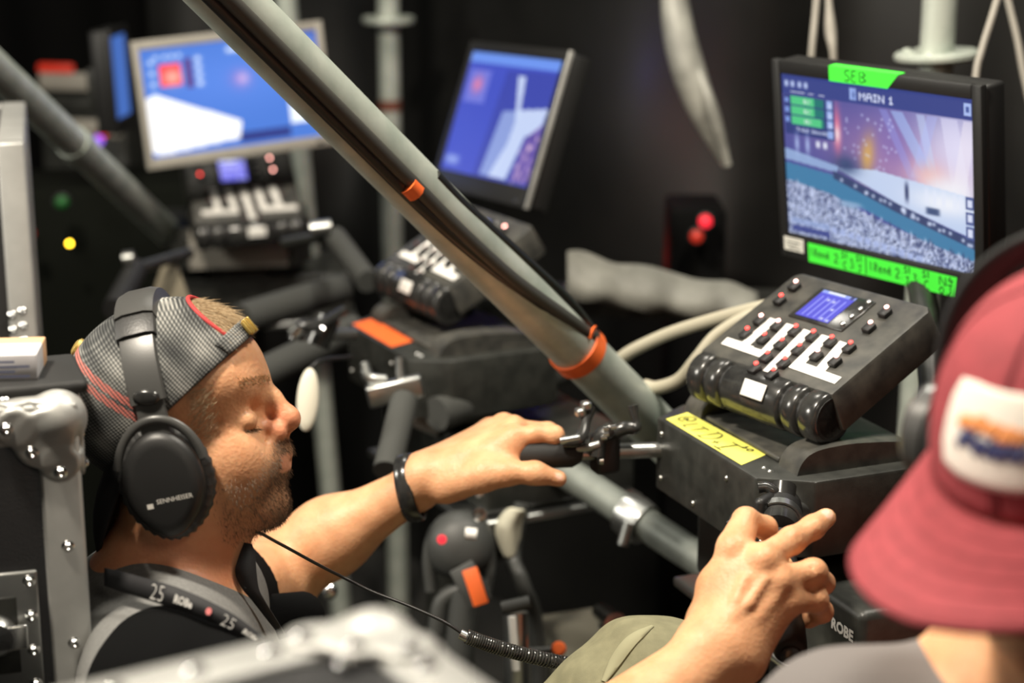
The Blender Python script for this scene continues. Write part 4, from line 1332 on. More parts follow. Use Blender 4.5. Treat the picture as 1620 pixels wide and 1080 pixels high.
def band_pt(a):                                        # a=0 near cup .. pi far cup
    w = 87 * math.cos(a); s_ = math.copysign(abs(math.sin(a)) ** .8, math.sin(a))
    t0 = -16 + s_ * 123
    return (-4 - 32 * s_, t0, w)
def ribbon(name, a0, a1, wid, th, m, n=40, lift=0.0, taper=None):
    bm = bmesh.new(); rings = []
    for i in range(n + 1):
        a = a0 + (a1 - a0) * i / n
        c = np.array(band_pt(a)); c1 = np.array(band_pt(a + .01))
        tg = (c1 - c) / np.linalg.norm(c1 - c)
        sd = np.array([.97, .22, 0]); sd -= tg * (sd @ tg); sd /= np.linalg.norm(sd)
        nr = np.cross(sd, tg)
        if nr @ (c - np.array([-30, 10, 0])) < 0: nr = -nr
        c = c + nr * lift
        wd = wid * (taper(i / n) if taper else 1) / 2
        prof_ = [(-wd, -th * .35), (-wd * .9, th * .35), (-wd * .5, th * .5), (wd * .5, th * .5), (wd * .9, th * .35), (wd, -th * .35), (0, -th * .5)]
        rings.append([bm.verts.new(L3(*(c + sd * x + nr * y))) for x, y in prof_])
    k_ = len(rings[0])
    for p_, q_ in zip(rings[:-1], rings[1:]):
        for k in range(k_): bm.faces.new((p_[k], p_[(k + 1) % k_], q_[(k + 1) % k_], q_[k]))
    bm.faces.new(rings[0]); bm.faces.new(rings[-1][::-1])
    return bm_obj(name, bm, m, hp, True, None, 45)
ribbon('slider_arm', -.12, .30, 27, 5, 'hp_plastic', 14)
ribbon('slider_arm', math.pi - .30, math.pi + .12, 27, 5, 'hp_plastic', 14)
ribbon('headband', .26, math.pi - .26, 33, 6, 'hp_plastic', 60, 2.5)
ribbon('headband_pad', .80, math.pi - .80, 38, 16, 'cushion', 50, 1.0)
ribbon('pad_cover', 1.02, math.pi - 1.02, 39, 18, 'hp_plastic', 30, 2.5)
bm = bmesh.new(); add_lathe(bm, [(0, .0022), (.0055, .002), (.0075, .0005), (.008, -.001)], 20)
q0 = np.array(band_pt(.30)) + np.array([0, 0, 6.5])
bm_obj('hinge_button', bm, 'black_gloss', hp, True, T(*L3(*q0)) @ HF @ Matrix.Diagonal((1.5, .9, 1, 1)), 50)

# ---------------------------------------------------------------- lanyard around the neck
BV = [bvh(person), bvh(shirt), bvh(slR), bvh(slL)]
def on_body(x, y, off=.0055, dmin=1.2):
    o_ = Vector(C0); d_ = Vector(P(x, y, 1.0) - C0).normalized()
    best = None
    for b_ in BV:
        h = b_.ray_cast(o_ + d_ * dmin, d_)
        if h[0] is not None and (best is None or (h[0] - o_).length < best): best = (h[0] - o_).length
    if best is None: best = 1.78
    return np.array(o_ + d_ * (best - off))
lan = empty('lanyard', None, tuple(on_body(313, 958)))
tag(lan, 'black printed lanyard around the neck of the man in headphones', 'lanyard')
LI = Matrix.Translation(-Vector(lan.location))
def lan_strip(name, top, bot, n=40):
    ta = [p_[:2] for p_ in catmull([(*p_, 0) for p_ in top], n // (len(top) - 1))]
    tb = [p_[:2] for p_ in catmull([(*p_, 0) for p_ in bot], n // (len(bot) - 1))]
    k_ = min(len(ta), len(tb))
    rays, dist = [], []
    for tt_ in (ta[:k_], tb[:k_]):
        pts = np.array([on_body(*p_) for p_ in tt_])
        dd = np.linalg.norm(pts - C0, axis=1)
        rays.append((pts - C0) / dd[:, None]); dist.append(dd)
    lo_ = np.minimum(dist[0], dist[1])
    pad = np.pad(lo_, 6, mode='edge')
    mn = np.array([pad[q_:q_ + 13].min() for q_ in range(k_)])
    for _ in range(25):                               # the ribbon bridges hollows and lies on the high spots
        mn[1:-1] = mn[1:-1] * .5 + (mn[:-2] + mn[2:]) * .25
    dt = np.minimum(mn, lo_)
    a, b = C0 + rays[0] * dt[:, None], C0 + rays[1] * dt[:, None]
    vs, fs = [], []
    for i in range(k_):
        vs += [LI @ Vector(a[i]), LI @ Vector(b[i])]
        if i: fs.append((2 * i - 2, 2 * i - 1, 2 * i + 1, 2 * i))
    o = mesh_obj(name, vs, fs, 'lanyard_black', lan, smooth=True)
    md = o.modifiers.new('thickness', 'SOLIDIFY'); md.thickness = .0014; md.offset = 0
    return o, a, b
M['lanyard_black'] = mat('lanyard_black', (0.010, 0.010, 0.012), 0.7, bump=.2, bscale=1800)
M['lanyard_print'] = mat('lanyard_print', (0.55, 0.54, 0.52), 0.6)
M['pink_dot'] = mat('pink_dot', (0.75, 0.22, 0.22), 0.6)
s1, A_, B_ = lan_strip('near_strap', [(166, 898), (192, 904), (218, 911), (244, 918), (270, 925), (296, 935), (322, 946), (348, 959), (374, 974), (400, 993), (421, 1009)], [(166, 926), (190, 935), (214, 942), (238, 950), (262, 958), (288, 966), (312, 975), (338, 985), (362, 996), (386, 1008), (404, 1016)])
lan_strip('far_strap', [(386, 858), (377, 882), (372, 905), (381, 928), (398, 948), (420, 976), (444, 1006)], [(399, 860), (404, 880), (406, 905), (410, 932), (420, 952), (436, 978), (452, 1004)])
def on_strip(parts, m):
    k_ = len(A_)
    off = Vector(-FW) * .0024
    for txt, t0, size, y0, bold in parts:
        vs, fs = text_verts(txt, size, bold)
        ln = np.linalg.norm(np.diff(A_, axis=0), axis=1).sum()
        out = []
        for x, y, z in vs:
            t_ = min(max(t0 + x / ln, 0), .999) * (k_ - 1)
            i = int(t_); f_ = t_ - i
            a = A_[i] * (1 - f_) + A_[i + 1] * f_; b = B_[i] * (1 - f_) + B_[i + 1] * f_
            h = (y0 + y / .0165)
            out.append(LI @ (Vector(b * (1 - h) + a * h) + off))
        mesh_obj('lettering', out, fs, m, s1)
on_strip([('25', .29, .0185, .12, -.0003), ('ROBe', .44, .0090, .30, .0004), ('25', .735, .0175, .10, -.0003), ('ROBe', .87, .0085, .30, .0004)], 'lanyard_print')
on_strip([('\u2022', .635, .020, .10, .001)], 'pink_dot')

# ---------------------------------------------------------------- thin headphone lead and its coiled cable
lead = [P(392, 836, 1.69), P(412, 843, 1.70), P(432, 854, 1.73), P(458, 868, 1.78), P(498, 890, 1.81), P(545, 914, 1.83), P(590, 936, 1.82), P(640, 955, 1.81), P(700, 982, 1.80), P(738, 1006, 1.80)]
cb = empty('headphone_cable', None, tuple(lead[-1]))
tag(cb, 'thin black headphone lead ending in a coiled cable beside the khaki knee', 'cable')
CBI = Matrix.Translation(-Vector(lead[-1]))
tube('lead', [CBI @ Vector(p_) for p_ in lead], .0016, 'cable', cb, 8, 6)
coil = []
c0, c1, c2 = P(738, 1006, 1.80), P(810, 1036, 1.81), P(935, 1056, 1.84)
for i in range(1300):
    t_ = i / 1299
    c = c0 * (1 - t_) ** 2 + c1 * 2 * t_ * (1 - t_) + c2 * t_ * t_
    tg = (c1 - c0) * (1 - t_) + (c2 - c1) * t_; tg /= np.linalg.norm(tg)
    x = np.cross(tg, np.array([0, 0, 1.0])); x /= np.linalg.norm(x); y = np.cross(x, tg)
    a = t_ * 2 * math.pi * 46
    coil.append(CBI @ Vector(c + (x * math.cos(a) + y * math.sin(a)) * .0062))
tube('coil', coil, .0013, 'black_gloss', cb, 6)
tube('coil_ferrule', [CBI @ Vector(P(728, 1002, 1.80)), CBI @ Vector(P(744, 1010, 1.80))], .0052, 'steel', cb, 12)
# ---------------------------------------------------------------- second person, near right, seen past the cap's brim
C2 = P(1708, 672, 1.12)
F2 = np.array([-.66, -.70, -.27]); F2 /= np.linalg.norm(F2)
U2 = np.array([0, 0, 1.0]) - F2[2] * F2; U2 /= np.linalg.norm(U2)
L2 = np.cross(U2, F2)
ROT2 = np.array([F2, L2, U2])
def H2(x, y, z):
    return C2 + .001 * (x * F2 + y * L2 + z * U2)
def e2(x, y, z, a, b, c, k=.015, op=1):
    return EL(H2(x, y, z), (a * .001, b * .001, c * .001), ROT2, k, op)
N2 = C2 + np.array([.055, .065, -.215])
SR2 = P(1345, 1200, 1.24); SL2 = N2 + (N2 - SR2) * .8 + np.array([0, 0, -.06])
p2 = [e2(0, 0, 5, 90, 74, 92), e2(35, 0, -62, 52, 54, 66), e2(72, 0, -100, 18, 22, 20, .02), RC(H2(88, 0, -30), H2(101, 0, -58), .009, .012, .01)]
p2 += [RC(H2(-10, s * 48, -80), H2(66, s * 14, -112), .018, .014, .02) for s in (-1, 1)]
p2 += [e2(84, s * 30, -28, 14, 12, 11, .008, -1) for s in (-1, 1)] + [e2(72, s * 30, -28, 13, 12, 12, .004) for s in (-1, 1)]
p2 += [RC(H2(86, 12, -88), H2(86, -12, -88), .007, .007, .006)]
p2 += [RC(H2(-12, 0, -70), N2, .056, .060, .03), RC(N2, SR2, .06, .055, .05), RC(N2, SL2, .06, .055, .05), RC(N2, N2 + np.array([.02, .03, -.35]), .11, .13, .06),
       RC(SR2, SR2 + np.array([-.03, .02, -.28]), .05, .042, .03), RC(SR2 + np.array([-.03, .02, -.28]), SR2 + np.array([-.02, .18, -.42]), .04, .03, .03),
       RC(SL2, SL2 + np.array([.03, .02, -.28]), .05, .042, .03), RC(N2 + np.array([.02, .03, -.35]), N2 + np.array([.02, .05, -.55]), .13, .14, .05)]
for s in (-1, 1):
    hp_ = N2 + np.array([.02 + .08 * s, .05, -.58])
    p2 += [RC(hp_, hp_ + np.array([0, -.02, -.42]), .08, .055, .04), RC(hp_ + np.array([0, -.02, -.42]), np.array([hp_[0], hp_[1] + .02, .06]), .055, .04, .03), RC(np.array([hp_[0], hp_[1] + .02, .045]), np.array([hp_[0] - .05, hp_[1] - .12, .035]), .04, .033, .02)]
v_, q_ = sdf_mesh(p2, .005)
person2 = np_mesh('person', v_, q_, 'skin')
tag(person2, 'person in a maroon cap and grey shirt, nearest the camera at right', 'person')
for nm in ('beard', 'lip', 'red', 'nail'):
    attr(person2, nm, np.zeros(len(v_)))
M['maroon'] = mat('maroon', (0.30, 0.042, 0.052), 0.8, var=0.1, vscale=90, bump=.3, bscale=1600)
M['maroon_dark'] = mat('maroon_dark', (0.16, 0.022, 0.03), 0.85)
M['tee_grey'] = mat('tee_grey', (0.17, 0.155, 0.15), 0.9, bump=.3, bscale=1200)
M['patch_white'] = mat('patch_white', (0.86, 0.80, 0.72), 0.8, bump=.2, bscale=1500)
M['patch_orange'] = mat('patch_orange', (0.80, 0.30, 0.10), 0.8)
M['patch_navy'] = mat('patch_navy', (0.03, 0.04, 0.14), 0.8)
sh2 = [RC(N2 + np.array([0, 0, -.03]), SR2, .072, .068, .05), RC(N2 + np.array([0, 0, -.03]), SL2, .072, .068, .05), RC(N2 + np.array([0, 0, -.05]), N2 + np.array([.02, .03, -.35]), .125, .145, .06), RC(N2 + np.array([.02, .03, -.35]), N2 + np.array([.02, .05, -.62]), .145, .15, .05),
       RC(SR2, SR2 + np.array([-.022, .015, -.2]), .068, .062, .03), RC(SL2, SL2 + np.array([.022, .015, -.2]), .068, .062, .03), RC(H2(0, 0, -60), N2 + np.array([0, 0, -.02]), .052, .066, .004, -1)]
v_, q_ = sdf_mesh(sh2, .007)
np_mesh('shirt', v_, q_, 'tee_grey', person2)
tr2 = []
for s in (-1, 1):
    hp_ = N2 + np.array([.02 + .08 * s, .05, -.58])
    tr2 += [RC(hp_, hp_ + np.array([0, -.02, -.42]), .095, .075, .04), RC(hp_ + np.array([0, -.02, -.42]), np.array([hp_[0], hp_[1] + .02, .12]), .075, .065, .03)]
v_, q_ = sdf_mesh(tr2, .012)
np_mesh('trousers', v_, q_, 'shirt_black', person2)
cap2 = empty('cap'); cap2.parent = person2
def sheet2(name, fn, nu, nv, m, thick=.002, parent=None):
    vs = [H2(*fn(i / nu, j / nv)) for j in range(nv + 1) for i in range(nu + 1)]
    fs = [(j * (nu + 1) + i, j * (nu + 1) + i + 1, (j + 1) * (nu + 1) + i + 1, (j + 1) * (nu + 1) + i) for j in range(nv) for i in range(nu)]
    o = mesh_obj(name, vs, fs, m, parent or cap2, smooth=True)
    md = o.modifiers.new('thickness', 'SOLIDIFY'); md.thickness = thick; md.offset = 0
    return o
def crown2(ph, th, g=0):                               # ph 0 = front, th from the rim up
    sx = math.cos(th) ** .75
    return ((101 + g) * math.cos(ph) * sx, (83 + g) * math.sin(ph) * sx, -8 + (104 + g) * math.sin(th))
sheet2('crown', lambda u, v: crown2(2 * math.pi * u, v * math.pi / 2 * .999), 96, 30, 'maroon')
for k in range(6):
    ph = math.radians(60 * k)
    tube('panel_seam', [H2(*crown2(ph, t_, 1.2)) for t_ in np.linspace(0, 1.52, 14)], .0012, 'maroon_dark', cap2, 6)
lathe('cap_button', [(0, .007), (.006, .006), (.009, .002), (.009, 0)], 'maroon', cap2, 16, frame_to(H2(0, 0, 95), H2(0, 0, 130)))
def brim2(u, v):
    a = (u - .5) * 2.45
    x, y, z = crown2(a, 0, 0)
    L = 96 * math.cos(a * .60) ** .7
    s_ = (u - .5) * 2
    return (x + L * v * (1 - .12 * abs(s_)), y * (1 + .16 * v), z - 4 - v * (6 + 26 * s_ * s_))
sheet2('brim', brim2, 40, 12, 'maroon', .0042)
for k in range(5):
    vv = .2 + .17 * k
    tube('brim_stitch', [np.array(H2(*brim2(u, vv))) + U2 * .0024 for u in np.linspace(.08, .92, 30)], .0003, 'maroon_dark', cap2, 5)
def patch_pt(s_, t_, g):                               # s along the crown, t up, in mm
    ph = (s_ - 7) / 96.0; th = (t_ + 52) / 108.0
    return H2(*crown2(ph, th, g))
def patch_mesh(name, poly_fn, nu, nv, m, g, parent, thick=.0018):
    vs = [patch_pt(*poly_fn(i / nu, j / nv), g) for j in range(nv + 1) for i in range(nu + 1)]
    fs = [(j * (nu + 1) + i, j * (nu + 1) + i + 1, (j + 1) * (nu + 1) + i + 1, (j + 1) * (nu + 1) + i) for j in range(nv) for i in range(nu)]
    o = mesh_obj(name, vs, fs, m, parent, smooth=True)
    md = o.modifiers.new('thickness', 'SOLIDIFY'); md.thickness = thick; md.offset = 0
    return o
def rr(u, v):
    s_, t_ = (u - .5) * 2, (v - .5) * 2
    k_ = 1 - .10 * max(0, abs(t_) - .55) ** 1 * 2.0
    k2 = 1 - .10 * max(0, abs(s_) - .6) * 2.0
    return (43 * s_ * k_, 31 * t_ * k2)
pt = patch_mesh('patch', rr, 24, 16, 'patch_white', 1.6, cap2)
for k, (cx, cy, w_, h_, m_) in enumerate(((-21, 5, 7, 5, 'patch_orange'), (-9, 7, 6, 6, 'patch_orange'), (3, 6, 7, 5, 'patch_orange'), (15, 4, 7, 6, 'patch_orange'), (25, 4, 4, 5, 'patch_orange'),
                                        (-22, -6, 3, 7, 'patch_navy'), (-14, -4, 3, 6, 'patch_navy'), (-6, -7, 4, 6, 'patch_navy'), (3, -6, 3, 7, 'patch_navy'), (11, -7, 4, 6, 'patch_navy'), (20, -6, 3, 6, 'patch_navy'), (27, -7, 3, 5, 'patch_navy'))):
    patch_mesh('patch_stitching', lambda u, v, cx=cx, cy=cy, w_=w_, h_=h_: (cx + (u - .5) * 2 * w_ + (v - .5) * 4, cy + (v - .5) * 2 * h_ * (1 - (2 * u - 1) ** 2 * .4)), 4, 4, m_, 2.8, cap2, .0012)
# headphones of the second person
hp2 = empty('headphones', None, tuple(H2(0, 0, 100)))
tag(hp2, 'dark headphones over the maroon cap of the nearest person', 'headphones')
HI2 = Matrix.Translation(-Vector(hp2.location))
pts_ = [HI2 @ Vector(H2(-14 - 30 * math.sin(a), 98 * math.cos(a), -5 + 111 * math.sin(a) ** .8)) for a in np.linspace(0.02, math.pi - .02, 40)]
bm = bmesh.new(); add_tube(bm, pts_, .011, 14, flat=.42, upv=(0, .3, 1)); bm_obj('headband', bm, 'black_plastic', hp2, True, None, 60)
for s in (-1, 1):
    fr = frame_to(HI2 @ Vector(H2(-10, 84 * s, -38)), HI2 @ Vector(H2(-10, 130 * s, -38)))
    lathe('ear_cushion', [(.012, 0), (.030, 0), (.037, .006), (.037, .013), (.030, .018)], 'cushion', hp2, 32, fr)
    lathe('ear_cup', [(.030, .016), (.034, .018), (.033, .030), (.024, .038), (0, .040)], 'hp_plastic', hp2, 32, fr)
    tube('yoke', [HI2 @ Vector(H2(-14, 98 * s, -2)), HI2 @ Vector(H2(-12, 116 * s, -14)), HI2 @ Vector(H2(-10, 120 * s, -38))], .006, 'steel', hp2, 10, 4)
# ---------------------------------------------------------------- flight cases
def rivet_mesh():
    bm = bmesh.new()
    add_lathe(bm, [(0, .0026), (.0022, .0024), (.0048, .0010), (.0056, 0)], 12)
    me = bpy.data.meshes.new('rivet')
    bm.to_mesh(me); bm.free()
    me.polygons.foreach_set('use_smooth', [True] * len(me.polygons))
    me.materials.append(M['chrome'])
    return me
RIV = rivet_mesh()
def rivet(parent, mx):
    o = bpy.data.objects.new('rivet', RIV); COL.objects.link(o); o.parent = parent; o.matrix_local = mx
    return o
M['laminate'] = mat('laminate', (0.011, 0.011, 0.012), 0.55, bump=.2, bscale=700)
def make_case(label, mx, W, D, Hc, near_corners, front_rivets, top_rivets, lw=.034):
    """origin at the top of one corner: body spans x in [-W,0], y in [0,D], z in [-Hc,0]; the floor is at -Hc"""
    t = empty('flight_case', mx)
    tag(t, label, 'flight case')
    box('body', (W - .008, D - .008, Hc - .008), 'laminate', t, T(-W / 2, D / 2, -Hc / 2), .002)
    e = .0025
    def prof(name, c, size):
        o = box(name, size, 'aluminium', t, T(*c), .003)
        return o
    for x in (0, -W):
        for y in (0, D):
            sx, sy = (-1 if x == 0 else 1), (1 if y == 0 else -1)
            prof('edge_profile', (x + sx * lw / 2, y + sy * lw / 2, -Hc / 2), (lw, lw, Hc))
    for y in (0, D):
        sy = 1 if y == 0 else -1
        for z in (0, -Hc + lw):
            prof('edge_profile', (-W / 2, y + sy * lw / 2, z - lw / 2), (W - 2 * lw, lw, lw))
    for x in (0, -W):
        sx = -1 if x == 0 else 1
        for z in (0, -Hc + lw):
            prof('edge_profile', (x + sx * lw / 2, D / 2, z - lw / 2), (lw, D - 2 * lw, lw))
    for (cx, cy) in near_corners:
        sx, sy = (-1 if cx == 0 else 1), (1 if cy == 0 else -1)
        c = np.array((cx + sx * .017, cy + sy * .017, -.017))
        pr = [EL(c, (.0255, .0255, .0255), None, .006)]
        n_ = np.array((sx, sy, -1.0))
        # three clover plates lying on the faces
        for ax in range(3):
            for b_ in range(3):
                if b_ == ax: continue
                d_ = np.zeros(3); d_[b_] = n_[b_] * .034
                nn_ = np.zeros(3); nn_[ax] = -n_[ax] * .0175
                pr.append(DK(c + d_ + nn_, ax, .0165, .0030))
            nn_ = np.zeros(3); nn_[ax] = -n_[ax] * .0175
            pr.append(DK(c + nn_ + n_ * np.array([.012 if i != ax else 0 for i in range(3)]), ax, .0250, .0030))
        v_, q_ = sdf_mesh(pr, .0022)
        bc_ = np_mesh('ball_corner', v_, q_, 'aluminium', t)
        for ax in range(3):
            for b_ in range(3):
                if b_ == ax: continue
                d_ = np.zeros(3); d_[b_] = n_[b_] * .041
                nn_ = np.zeros(3); nn_[ax] = -n_[ax] * .0212
                p_ = c + d_ + nn_
                rivet(t, frame_to(p_, p_ + nn_))
            p_ = c + nn_ + n_ * np.array([.022 if i != ax else 0 for i in range(3)])
            p_ = p_ * 1.0; nn_ = np.zeros(3); nn_[ax] = -n_[ax] * .0205
            p_[ax] = (c + nn_)[ax]
            rivet(t, frame_to(p_, p_ + nn_))
    for x, z in front_rivets:
        rivet(t, frame_to((x, -.0005, z), (x, -1, z)))
    for x, y in top_rivets:
        rivet(t, frame_to((x, y, .0002), (x, y, 1)))
    return t
cc = P(122, 637, 1.53)
case1_mx = Matrix.Translation(Vector(cc)) @ R('Z', 16)
case1 = make_case('tall black flight case with silver edges, holding a white pack, left of the man', case1_mx, .62, .15, cc[2], [(0, 0)],
                  [(-.015, -.125 - .088 * k) for k in range(10)] + [(-.11 - .09 * k, -.016) for k in range(5)], [])
# recessed butterfly latch plate on the front
q0 = case1_mx.inverted()
def on_front(px_, py_):
    o_ = q0 @ Vector(C0); d_ = (q0 @ Vector(P(px_, py_, 1.5))) - o_
    t_ = -o_.y / d_.y
    return o_ + d_ * t_
a_, b_ = on_front(58, 900), on_front(-70, 1110)
cx_, cz_, w_, h_ = (a_.x + b_.x) / 2, (a_.z + b_.z) / 2, abs(a_.x - b_.x), abs(a_.z - b_.z)
lp = box('latch_plate', (w_, .004, h_), 'steel', case1, T(cx_, -.001, cz_), .0018)
box('latch_dish', (w_ * .62, .004, h_ * .62), 'black_metal', lp, T(-.004, -.0006, 0), .001)
lathe('latch_knob', [(0, .012), (.014, .012), (.018, .006), (.018, 0)], 'steel', lp, 20, T(0, -.002, .002) @ R('X', 90))
box('latch_wing', (.052, .004, .022), 'chrome', lp, T(0, -.012, .002), .0015)
for i in range(4):
    for s in (-1, 1):
        p_ = (s * (w_ / 2 - .007), -.0022, h_ / 2 - .009 - i * (h_ - .018) / 3)
        rivet(lp, frame_to(p_, (p_[0], -1, p_[2])))
case2_c = P(612, 962, 1.0)
case2_mx = Matrix.Translation(Vector(case2_c)) @ R('Z', 180 - 58)
case2 = make_case('out-of-focus black flight case with riveted silver rims along the bottom edge', case2_mx, .55, .55, case2_c[2], [(0, 0)],
                  [(-.10 - .06 * k, -.016) for k in range(5)], [(-.017, .075 + .042 * k) for k in range(8)] + [(-.075 - .042 * k, .017) for k in range(8)] + [(-.05, .05)])
# blurred tall case at the far left
case3_c = P(38, 225, 2.35)
case3_mx = Matrix.Translation(Vector(case3_c)) @ R('Z', 14)
case3 = make_case('tall blurred flight case edge at the far left behind the white pack', case3_mx, .5, .4, case3_c[2], [], [(-.017, -.22 - .02 * k) for k in range(3)] + [(-.030, -.225 - .02 * k) for k in range(3)], [])
# ---- things on the left case
top = case1_mx
po = box('phone_pouch', (.16, .095, .012), 'rubber', None, top @ T(-.072, .060, .0075) @ R('Z', 4), .005, 3)
tag(po, 'flat black pouch lying on top of the flight case at left', 'pouch')
pk = empty('cigarette_pack', top @ T(-.068, .066, .0138) @ R('Z', -10))
tag(pk, 'small white printed cardboard pack lying on the black pouch', 'pack')
M['card'] = mat('card', (0.72, 0.72, 0.74), 0.5, color2=(0.62, 0.60, 0.62), vscale=40)
M['card_orange'] = mat('card_orange', (0.75, 0.45, 0.25), 0.5)
M['print_blue'] = mat('print_blue', (0.16, 0.18, 0.3), 0.6)
box('carton', (.088, .056, .022), 'card', pk, T(0, 0, .011), .0012)
box('lid_flap', (.0885, .020, .0225), 'card_orange', pk, T(0, .0185, .01125), .0012)
for k in range(4):
    strokes('warning_print', [('_', -.040, .0035 + k * .0042, .078 - .012 * (k % 2), .001)], 'print_blue', pk, T(0, -.0286, 0) @ R('X', 90), .0018)

# ---------------------------------------------------------------- other stations, copied from the near one
def restation(tree, mx, label, drop=()):
    c = copy_tree(tree, None, mx, drop)
    c['label'] = label
    return c
mon2 = make_monitor('monitor', frame((-.02, 2.965, 1.329), 62, 70.4, 2.6), paint_mid(), 'tilted monitor with purple stage picture right of the ringed scaffold pole', side='aluminium')
con2 = make_console('key_console', frame(P(722, 386, 2.74), 60, 28), 'blurred key console with white tape under the tilted purple monitor', True)
base2_c = P(596, 540, 2.64)
b2mx = frame(base2_c, 63, 0)
base2 = restation(base, b2mx, 'blurred controller base with orange tape behind the diagonal brace', ('name_tape', 'wordmark', 'column', 'grip', 'handle', 'rod', 'clamp', 'lock', 'adjust', 'tension', 'brake', 'lever', 'pull'))
flat_poly('name_tape', [(-.106, .006), (-.122, .044), (.022, .050), (.040, .006)], 'orange_tape', base2, T(0, 0, .0006))
lathe('column_foot', [(0, 0), (.22, 0), (.22, .012), (.05, .03), (0, .03)], 'black_metal', base2, 32, T(0, .11, -base2_c[2]))
tube('column', [(0, .11, -.34), (0, .11, -base2_c[2] + .02)], .035, 'black_metal', base2, 20)
mon3 = make_monitor('monitor', frame(P(372, 148, 3.42), -24, 86, 4.0), paint_far(), 'large bright blue monitor at upper left behind the brace', sw=.335, sh=.196, bez='beige_metal', strength=1.2, mb=.02)
con3 = make_console('key_console', frame(P(385, 295, 3.56), -16, 45, 2), 'blurred key console with glowing red lights under the bright blue monitor', True)
base3_c = P(376, 358, 3.60)
b3mx = frame(base3_c, -10, 0)
base3 = restation(base, b3mx, 'blurred controller base with pale front plate below the bright blue monitor', ('name_tape', 'hinge', 'top_plate', 'wordmark', 'column', 'grip', 'handle', 'rod', 'clamp', 'lock', 'adjust', 'tension', 'brake', 'lever', 'pull'))
box('front_plate', (.19, .004, .078), 'beige_metal', base3, T(0, -.004, -.043), .002)
lathe('column_foot', [(0, 0), (.22, 0), (.22, .012), (.05, .03), (0, .03)], 'black_metal', base3, 32, T(0, .11, -base3_c[2]))
tube('column', [(0, .11, -.34), (0, .11, -base3_c[2] + .02)], .035, 'black_metal', base3, 20)
I3 = b3mx.inverted()
tube('handle_rod', [I3 @ Vector(P(450, 385, 3.2)), I3 @ Vector(P(520, 372, 3.1))], .010, 'black_metal', base3, 12)
tube('rod_clamp', [I3 @ Vector(P(492, 362, 3.08)), I3 @ Vector(P(524, 358, 3.08))], .012, 'steel', base3, 12)
tube('grip', [I3 @ Vector(P(530, 375, 3.1)), I3 @ Vector(P(582, 445, 2.95))], .019, 'foam', base3, 16)
tube('handle_rod', [I3 @ Vector(P(300, 400, 3.2)), I3 @ Vector(P(215, 425, 3.05))], .010, 'black_metal', base3, 12)
tube('rod_clamp', [I3 @ Vector(P(196, 410, 3.02)), I3 @ Vector(P(212, 408, 3.02))], .013, 'steel', base3, 12)
tube('grip', [I3 @ Vector(P(215, 425, 3.05)), I3 @ Vector(P(180, 490, 2.9))], .019, 'rubber', base3, 16)
# handle of station two that hangs in front, with its bracket
I2 = b2mx.inverted()
l2 = lambda x, y, d: I2 @ Vector(P(x, y, d))
box('front_bracket', (.075, .02, .03), 'steel', base2, T(*l2(625, 618, 2.45)) @ R('Z', 68) @ R('Y', -12), .004)
tube('bracket_lever', [l2(576, 572, 2.45), l2(584, 598, 2.45), l2(612, 600, 2.45)], [.006, .009, .006], 'steel', base2, 10, 4)
tube('bracket_bolt', [l2(632, 565, 2.45), l2(634, 605, 2.45)], .006, 'steel', base2, 10)
tube('front_grip', [l2(640, 632, 2.45), l2(612, 745, 2.36)], .0185, 'foam', base2, 18)

# ---------------------------------------------------------------- scaffold braces, poles and cables
def pole(name, label, cat, a, b, r, m='galvanised', n=24):
    t = empty(name, None, tuple(b if b[2] < a[2] else a))
    tag(t, label, cat)
    inv = Matrix.Translation(-t.location)
    tube('tube', [inv @ Vector(a), inv @ Vector(b)], r, m, t, n)
    return t, inv
ba, bb = P(240, -120, 1.72), P(1120, 760, 2.42)
ext = bb + (bb - ba) * .62
br, inv = pole('scaffold_brace', 'grey diagonal scaffold brace with taped black cables crossing the middle', 'brace', ba, ext, .031)
def along(px_, py_, off=.0, side=0.0):                # point on the brace near a pixel, lifted towards the viewer
    best = min(np.linspace(0, 1, 200), key=lambda t_: np.hypot(*(proj_px(ba + (bb - ba) * t_) - np.array((px_, py_)))))
    p_ = ba + (bb - ba) * best
    view = (C0 - p_); view /= np.linalg.norm(view)
    ax2 = (bb - ba) / np.linalg.norm(bb - ba)
    sd = np.cross(ax2, view)
    return inv @ Vector(p_ + view * off + sd * side)
def proj_px(p_):
    v = p_ - C0; d = v @ FW
    return np.array((810 + F * (v @ RT) / d, 540 - F * (v @ UP) / d))
M['strap_pale'] = mat('strap_pale', (0.44, 0.43, 0.33), 0.6, var=.1, vscale=60)
M['cable_grey'] = mat('cable_grey', (0.045, 0.043, 0.038), 0.5)
tube('black_cable', [along(*q, .034, -.001) for q in ((300, -60), (440, 90), (540, 195), (640, 295), (720, 375))] + [along(800, 450, .034, -.006), along(880, 520, .028, -.022), along(925, 552, .016, -.032)], .0088, 'cable_grey', br, 12, 4)
tube('black_cable', [along(*q, .033, .012) for q in ((280, -60), (440, 95), (560, 215), (680, 335))] + [along(760, 410, .034, .006), along(840, 490, .033, -.008), along(915, 545, .024, -.028)], .0070, 'cable', br, 12, 4)
tube('black_cable', [along(*q, .016, -.030) for q in ((660, 310), (710, 360))] + [along(790, 430, .008, -.038), along(870, 505, .004, -.044), along(925, 548, .010, -.037)], .0065, 'cable', br, 10, 4)
